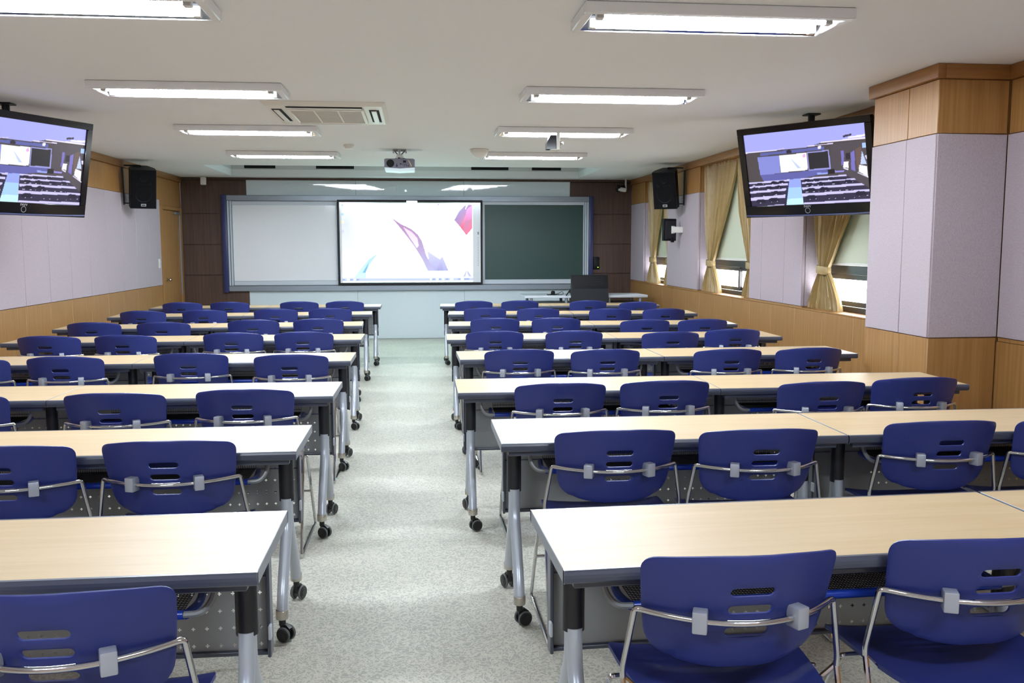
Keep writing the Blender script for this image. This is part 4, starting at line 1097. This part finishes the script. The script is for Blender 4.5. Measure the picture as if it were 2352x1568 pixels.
    for k in range(18):
        y = -0.137 + k * 0.0112
        q.tube([(bx0, y, 0.6075), (bx1, y, 0.6075)], 0.0013, 3, False)
    for k in range(3):
        q.tube([(bx0, 0.058, 0.62 + 0.018 * k), (bx1, 0.058, 0.62 + 0.018 * k)], 0.0018, 3, False)
    bk = tag(q.build('book_basket', 'mesh', t), kind='stuff')
    q = MB().tube([(bx0 - 0.005, -0.145, 0.605), (bx1 + 0.005, -0.145, 0.605)], 0.012, 10)
    for s in (-1, 1):
        x = bx1 + 0.01 if s > 0 else bx0 - 0.01
        q.tube(fillet([(x, -0.145, 0.604), (x + s * 0.012, -0.06, 0.598), (x + s * 0.005, 0.02, 0.605)], 0.03), 0.011, 8)
    q.build('basket_rim', 'blue_tape', t)
    for s in (-1, 1):
        q = MB()
        x = bx1 if s > 0 else bx0
        q.tube(fillet([(x, -0.145, 0.605), (x + s * 0.05, -0.145, 0.607), (x + s * 0.075, -0.13, 0.64), (x + s * 0.08, -0.12, 0.70)], 0.03), 0.0085, 8)
        q.bev(x + s * 0.08 - 0.012, x + s * 0.08 + 0.012, -0.145, -0.1, 0.685, 0.711, .002, 1)
        q.build('basket_hanger', 'steel', t)
    return t

desk0 = make_desk()
ROWS = {('R', 1): (0.293, 11.149, 3.042, 11.044), ('R', 2): (0.341, 9.821, 3.089, 9.643), ('R', 3): (0.298, 8.411, 3.008, 8.287),
        ('R', 4): (0.240, 7.151, 2.958, 7.089), ('R', 5): (0.283, 5.880, 3.04, 5.905), ('R', 6): (0.206, 4.535, 2.958, 4.511),
        ('R', 7): (0.314, 3.335, 3.07, 3.330), ('R', 8): (0.331, 1.985, 3.09, 2.07),
        ('L', 1): (-0.435, 11.192, -3.153, 11.18), ('L', 2): (-0.480, 9.934, -3.214, 9.833), ('L', 3): (-0.503, 8.534, -3.213, 8.447),
        ('L', 4): (-0.440, 7.252, -3.185, 7.282), ('L', 5): (-0.428, 5.903, -3.18, 5.930), ('L', 6): (-0.418, 4.515, -3.17, 4.560),
        ('L', 7): (-0.442, 3.296, -3.19, 3.31), ('L', 8): (-0.370, 2.053, -3.12, 2.06)}
used = False
for (s, r), (xa, ya, xo, yo) in ROWS.items():
    d = Vector((xo - xa, yo - ya, 0))
    ln_ = d.length
    u = d / ln_
    rz = math.atan2(u.y, u.x) if s == 'R' else math.atan2(-u.y, -u.x)
    nrm = Vector((-math.sin(rz), math.cos(rz), 0))
    for k in (0, 1):
        if k == 1 and (s, r) in (('L', 7), ('L', 8)):
            continue
        off = DL / 2 if k == 0 else max(ln_ - DL / 2, DL * 1.5 + 0.001)
        p = Vector((xa, ya, 0)) + u * off + nrm * (DW / 2)
        lab = 'beech-topped grey-edged desk %s in the %s row from the front, %s' % (['at the aisle', 'at the wall'][k], ORD[r], SIDE[s])
        if not used:
            desk0.location = p; desk0.rotation_euler.z = rz; desk0['label'] = lab; used = True
        else:
            dup(desk0, p, rz, lab)

# ------------------------------------------------------------------ chairs
def back_surface(x, v):
    """x across, v up 0..1 -> point of the rear skin of the backrest (chair faces +y)"""
    z = 0.527 + v * 0.288
    y = -0.208 + 0.098 * max(0, 1 - v) ** 1.1 + 1.9 * x * x
    return Vector((x, y, z))

def round_poly(pts, rads, n=6):
    out = []
    k = len(pts)
    for i in range(k):
        a, b, c = Vector(pts[i - 1]), Vector(pts[i]), Vector(pts[(i + 1) % k])
        r = rads[i]
        p, q = b + (a - b).normalized() * r, b + (c - b).normalized() * r
        for j in range(n + 1):
            t = j / n
            out.append(p * (1 - t) ** 2 + b * 2 * t * (1 - t) + q * t * t)
    return out

def make_backrest():
    H = 0.288
    outer = []
    half = [(0.0, H), (0.09, H - 0.001), (0.17, H - 0.006), (0.226, H - 0.014)]
    pts = [(0.231, H - 0.026), (0.221, 0.15), (0.204, 0.035), (0.10, 0.003), (-0.10, 0.003), (-0.204, 0.035), (-0.221, 0.15), (-0.231, H - 0.026), (-0.10, H + 0.002), (0.10, H + 0.002)]
    rads = [0.030, 0.05, 0.05, 0.06, 0.06, 0.05, 0.05, 0.030, 0.07, 0.07]
    outer = round_poly(pts, rads, 6)
    holes = []
    for zc in (0.203, 0.158, 0.100):
        w, h = 0.055, 0.0150
        ring = []
        for sgn, a0 in ((1, -math.pi / 2), (-1, math.pi / 2)):
            for j in range(7):
                a = a0 + math.pi * j / 6
                ring.append(Vector((sgn * (w - h) + h * math.cos(a), zc + h * math.sin(a))))
        holes.append(ring)
    V = []; E = []
    for loop in [outer] + holes:
        o = len(V); V += loop
        E += [(o + i, o + (i + 1) % len(loop)) for i in range(len(loop))]
    for i in range(-11, 12):
        for j in range(1, 14):
            V.append(Vector((i * 0.0200, j * 0.021)))
    res = delaunay_2d_cdt(V, E, [], 0, 1e-5)
    vs, fs = res[0], res[2]
    def inp(p, loop):
        c = False
        n = len(loop)
        for i in range(n):
            a, b = loop[i], loop[(i + 1) % n]
            if (a[1] > p[1]) != (b[1] > p[1]) and p[0] < (b[0] - a[0]) * (p[1] - a[1]) / (b[1] - a[1]) + a[0]:
                c = not c
        return c
    keep = []
    for f in fs:
        cx = sum((vs[i] for i in f), Vector((0, 0))) / len(f)
        if inp(cx, outer) and not any(inp(cx, h) for h in holes):
            keep.append(tuple(f))
    usedv = sorted({i for f in keep for i in f}); mp = {a: k for k, a in enumerate(usedv)}
    P = [vs[i] for i in usedv]; keep = [tuple(mp[i] for i in f) for f in keep]
    TH = 0.008
    rear, front = [], []
    for p in P:
        b = back_surface(p[0], p[1] / H)
        nx = -3.8 * p[0]; nn = Vector((nx, 1, 0.33)).normalized()
        rear.append(b); front.append(b + nn * TH)
    cnt = {}
    for f in keep:
        for i in range(3):
            e = (f[i], f[(i + 1) % 3]); cnt[tuple(sorted(e))] = cnt.get(tuple(sorted(e)), []) + [e]
    border = [v[0] for v in cnt.values() if len(v) == 1]
    # rounded rim: a bulged middle ring
    nb = {}
    for a, b in border:
        t = (P[b] - P[a]); nrm = Vector((t.y, -t.x)).normalized()
        nb.setdefault(a, Vector((0, 0))); nb.setdefault(b, Vector((0, 0)))
        nb[a] += nrm; nb[b] += nrm
    n = len(P)
    verts = rear + front
    mid = {}
    for i, nr in nb.items():
        nr = nr.normalized() * 0.004
        q = P[i] + nr
        b = back_surface(q[0], q[1] / H)
        nn = Vector((-3.8 * q[0], 1, 0.33)).normalized()
        mid[i] = (len(verts), len(verts) + 1)
        verts += [b + nn * TH * 0.22, b + nn * TH * 0.78]
    faces = [f for f in keep] + [tuple(i + n for i in reversed(f)) for f in keep]
    for a, b in border:
        ma, mb_ = mid[a], mid[b]
        faces += [(a, b, mb_[0], ma[0]), (ma[0], mb_[0], mb_[1], ma[1]), (ma[1], mb_[1], b + n, a + n)]
    return MB().add(verts, faces, True)

def make_seat():
    nx, ny = 15, 15
    V, Fc = [], []
    TH = 0.012
    for lay in (0, 1):
        for j in range(ny):
            t = j / (ny - 1)                     # rear 0 .. front 1
            y = -0.17 + 0.42 * t
            hw = 0.205 + 0.035 * math.sin(min(1, t * 1.25) * math.pi / 2)
            for i in range(nx):
                u = -1 + 2 * i / (nx - 1)
                rr = 1.0
                # rounded plan corners
                yy = y
                if t < 0.18: rr = 1 - 0.16 * ((0.18 - t) / 0.18) ** 2
                if t > 0.85: rr = 1 - 0.14 * ((t - 0.85) / 0.15) ** 2
                x = hw * u * rr
                z = 0.452 - 0.016 * (1 - u * u) * math.sin(math.pi * min(1, t * 1.1)) + 0.012 * abs(u) ** 3 - 0.035 * max(0, (t - 0.8) / 0.2) ** 2 - 0.010 * max(0, (0.15 - t) / 0.15)
                z -= 0.02 * (1 - u * u) * max(0, (0.2 - t) / 0.2)
                V.append((x, yy - 0.035 * (1 - u * u) * max(0, 1 - t * 5), z - TH * lay))
    n = nx * ny
    for j in range(ny - 1):
        for i in range(nx - 1):
            a = j * nx + i
            Fc.append((a, a + 1, a + nx + 1, a + nx)); Fc.append((n + a, n + a + nx, n + a + nx + 1, n + a + 1))
    rim = [i for i in range(nx)] + [j * nx + nx - 1 for j in range(1, ny)] + [(ny - 1) * nx + i for i in range(nx - 2, -1, -1)] + [j * nx for j in range(ny - 2, 0, -1)]
    for a, b in zip(rim, rim[1:] + rim[:1]):
        Fc.append((a, a + n, b + n, b))
    return MB().add(V, Fc, True)

def make_chair():
    t = thing('chair', 'x', 'chair', (0, 0, 0), 0, 'blue chairs at the desks')
    make_backrest().build('backrest', 'seat_blue', t, 50)
    make_seat().build('seat', 'seat_blue', t, 50)
    R_ = 0.0075
    ZR = 0.662
    # chrome rail that curves behind the back, bends forward at the sides and drops to the seat
    arc = []
    for k in range(-10, 11):
        x = k / 10 * 0.222
        b = back_surface(x, (ZR - 0.527) / 0.288)
        arc.append((x, b.y - 0.024 + 0.010 * abs(x / 0.222) ** 2, ZR))
    left = [(-0.260, -0.055, 0.49), (-0.261, -0.056, 0.515), (-0.238, arc[0][1] + 0.010, ZR)]
    right = [(0.238, arc[-1][1] + 0.010, ZR), (0.261, -0.056, 0.515), (0.260, -0.055, 0.49)]
    pts = fillet(left, 0.03)[:-1] + fillet([left[-2], left[-1], arc[0], arc[1]], 0.02)[1:-1] + arc[1:-1] + fillet([arc[-2], arc[-1], right[0], right[1]], 0.02)[1:-1] + fillet(right, 0.03)[1:]
    MB().tube(pts, R_, 10).build('back_rail', 'chrome', t)
    for s in (-1, 1):
        q = MB()
        x = s * 0.105
        b = back_surface(x, (ZR - 0.527) / 0.288)
        Mx = T(b.x, b.y, ZR) @ RZ(math.atan(3.8 * x))
        q.bev(-0.0165, 0.0165, -0.040, -0.001, -0.024, 0.026, 0.0035, 2, Mx)
        q.build('rail_clamp', 'clamp', t)
        MB().tube(fillet([(s * 0.260, -0.052, 0.50), (s * 0.263, -0.205, 0.02), (s * 0.263, -0.203, 0.0085)], 0.02), R_, 8).build('leg', 'chrome', t)
        MB().tube(fillet([(s * 0.21, 0.07, 0.432), (s * 0.262, 0.06, 0.436), (s * 0.263, 0.075, 0.42), (s * 0.263, 0.325, 0.0085)], 0.025), R_, 8).build('leg', 'chrome', t)
        MB().tube([(s * 0.263, -0.205, 0.0085), (s * 0.263, 0.328, 0.0085)], R_, 8).build('floor_runner', 'chrome', t)
        MB().tube([(s * 0.260, -0.05, 0.49), (s * 0.21, -0.04, 0.440)], R_, 8).build('seat_bracket', 'chrome', t)
    MB().tube([(-0.263, 0.2, 0.22), (0.263, 0.2, 0.22)], 0.006, 8).build('crossbar', 'chrome', t)
    MB().bev(-0.15, 0.15, -0.03, 0.12, 0.40, 0.421, .006, 1).build('under_frame', 'black', t)
    return t

chair0 = make_chair()
used = False
POS = ['beside the aisle', 'second from the aisle', 'third from the aisle', 'fourth from the aisle']
rnd = random.Random(5)
for (s, r), lst in CHAIRS.items():
    xa, ya, xo, yo = ROWS[(s, r)]
    slope = math.atan2(yo - ya, xo - xa) if s == 'R' else math.atan2(ya - yo, xa - xo)
    lst = [list(p) for p in lst]
    for _ in range(20):                          # neighbours must not touch
        for p, q in zip(lst[:-1], lst[1:]):
            g = 0.542 - abs(q[0] - p[0])
            if g > 0:
                d = math.copysign(g / 2, q[0] - p[0])
                p[0] -= d; q[0] += d
    for i, (x, y) in enumerate(lst):
        lab = 'blue slotted-back chair %s in the %s row from the front, %s' % (POS[i], ORD[r], SIDE[s])
        near = ya + (yo - ya) * (x - xa) / (xo - xa)
        y = min(y, near - 0.158)
        rz = slope * 0.5 + rnd.uniform(-0.015, 0.015)
        loc = (x, y + 0.208, 0)
        if not used:
            chair0.location = loc; chair0.rotation_euler.z = rz; chair0['label'] = lab; used = True
        else:
            dup(chair0, loc, rz, lab)

# ------------------------------------------------------------------ teacher's desk at the front
td = thing('lectern_desk', 'wide pale grey teacher desk with a raised top in front of the boards', 'desk', (2.45, 12.8, 0))
MB().bev(-0.9, 0.9, 0.0, 0.62, 0.735, 0.77, .005, 2).build('desktop', 'desk_white', td)
for x in (-0.80, -0.29, 0.34, 0.80):
    for y in (0.05, 0.55):
        MB().cyl((x, y, 0.66), (x, y, 0.736), 0.022, 12).build('post', 'alu', td)
MB().bev(-0.86, 0.86, 0.0, 0.62, 0.63, 0.66, .004, 1).build('lower_shelf', 'steel', td)
MB().bev(-0.84, 0.84, 0.03, 0.05, 0.08, 0.63, .003, 1).build('front_panel', 'steel', td)
for x in (-0.83, 0.83):
    MB().bev(x - 0.015, x + 0.015, 0.03, 0.6, 0.0, 0.63, .003, 1).build('side_panel', 'desk_white', td)
lm = thing('lectern_monitor', 'black monitor hood rising from the teacher desk', 'monitor', (2.485, 12.76, 0.0))
MB().bev(-0.27, 0.27, -0.03, 0.035, 0.62, 0.875, .006, 1).build('front_cover', 'charcoal', lm)
q = MB().prism([(0.035, 0.77), (-0.028, 0.876), (0.02, 1.065), (0.07, 1.065), (0.10, 0.78)], 0, -0.265, 0.265)
q.build('screen_back', 'black', lm)
q = MB()
for k in range(5):
    z = 0.92 + 0.025 * k; y = -0.028 + 0.048 * (z - 0.876) / 0.19
    q.box(-0.2, 0.2, y - 0.002, y + 0.003, z, z + 0.006)
q.build('vent_slots', 'charcoal', lm)
MB().tube([(-0.268, 0.06, 0.86), (-0.34, 0.02, 0.772)], 0.009, 8).build('hinge_arm', 'charcoal', lm)
mk = thing('desk_microphone', 'small black microphone puck with a cable on the teacher desk', 'microphone', (1.98, 12.95, 0.77))
MB().lathe([(0.05, 0.0), (0.05, 0.012), (0.03, 0.018), (0.032, 0.045), (0.02, 0.06), (0.0, 0.064)], 20).build('puck', 'black', mk)
MB().bev(-0.09, 0.09, -0.03, 0.03, 0.0, 0.01, .003, 1).build('base', 'black', mk)
MB().tube(fillet([(0.04, 0, 0.015), (0.09, -0.02, 0.03), (0.13, -0.01, 0.055), (0.16, 0.02, 0.02), (0.13, 0.0, 0.004), (0.08, -0.02, 0.004)], 0.03), 0.004, 6).build('cable', 'mesh', mk)
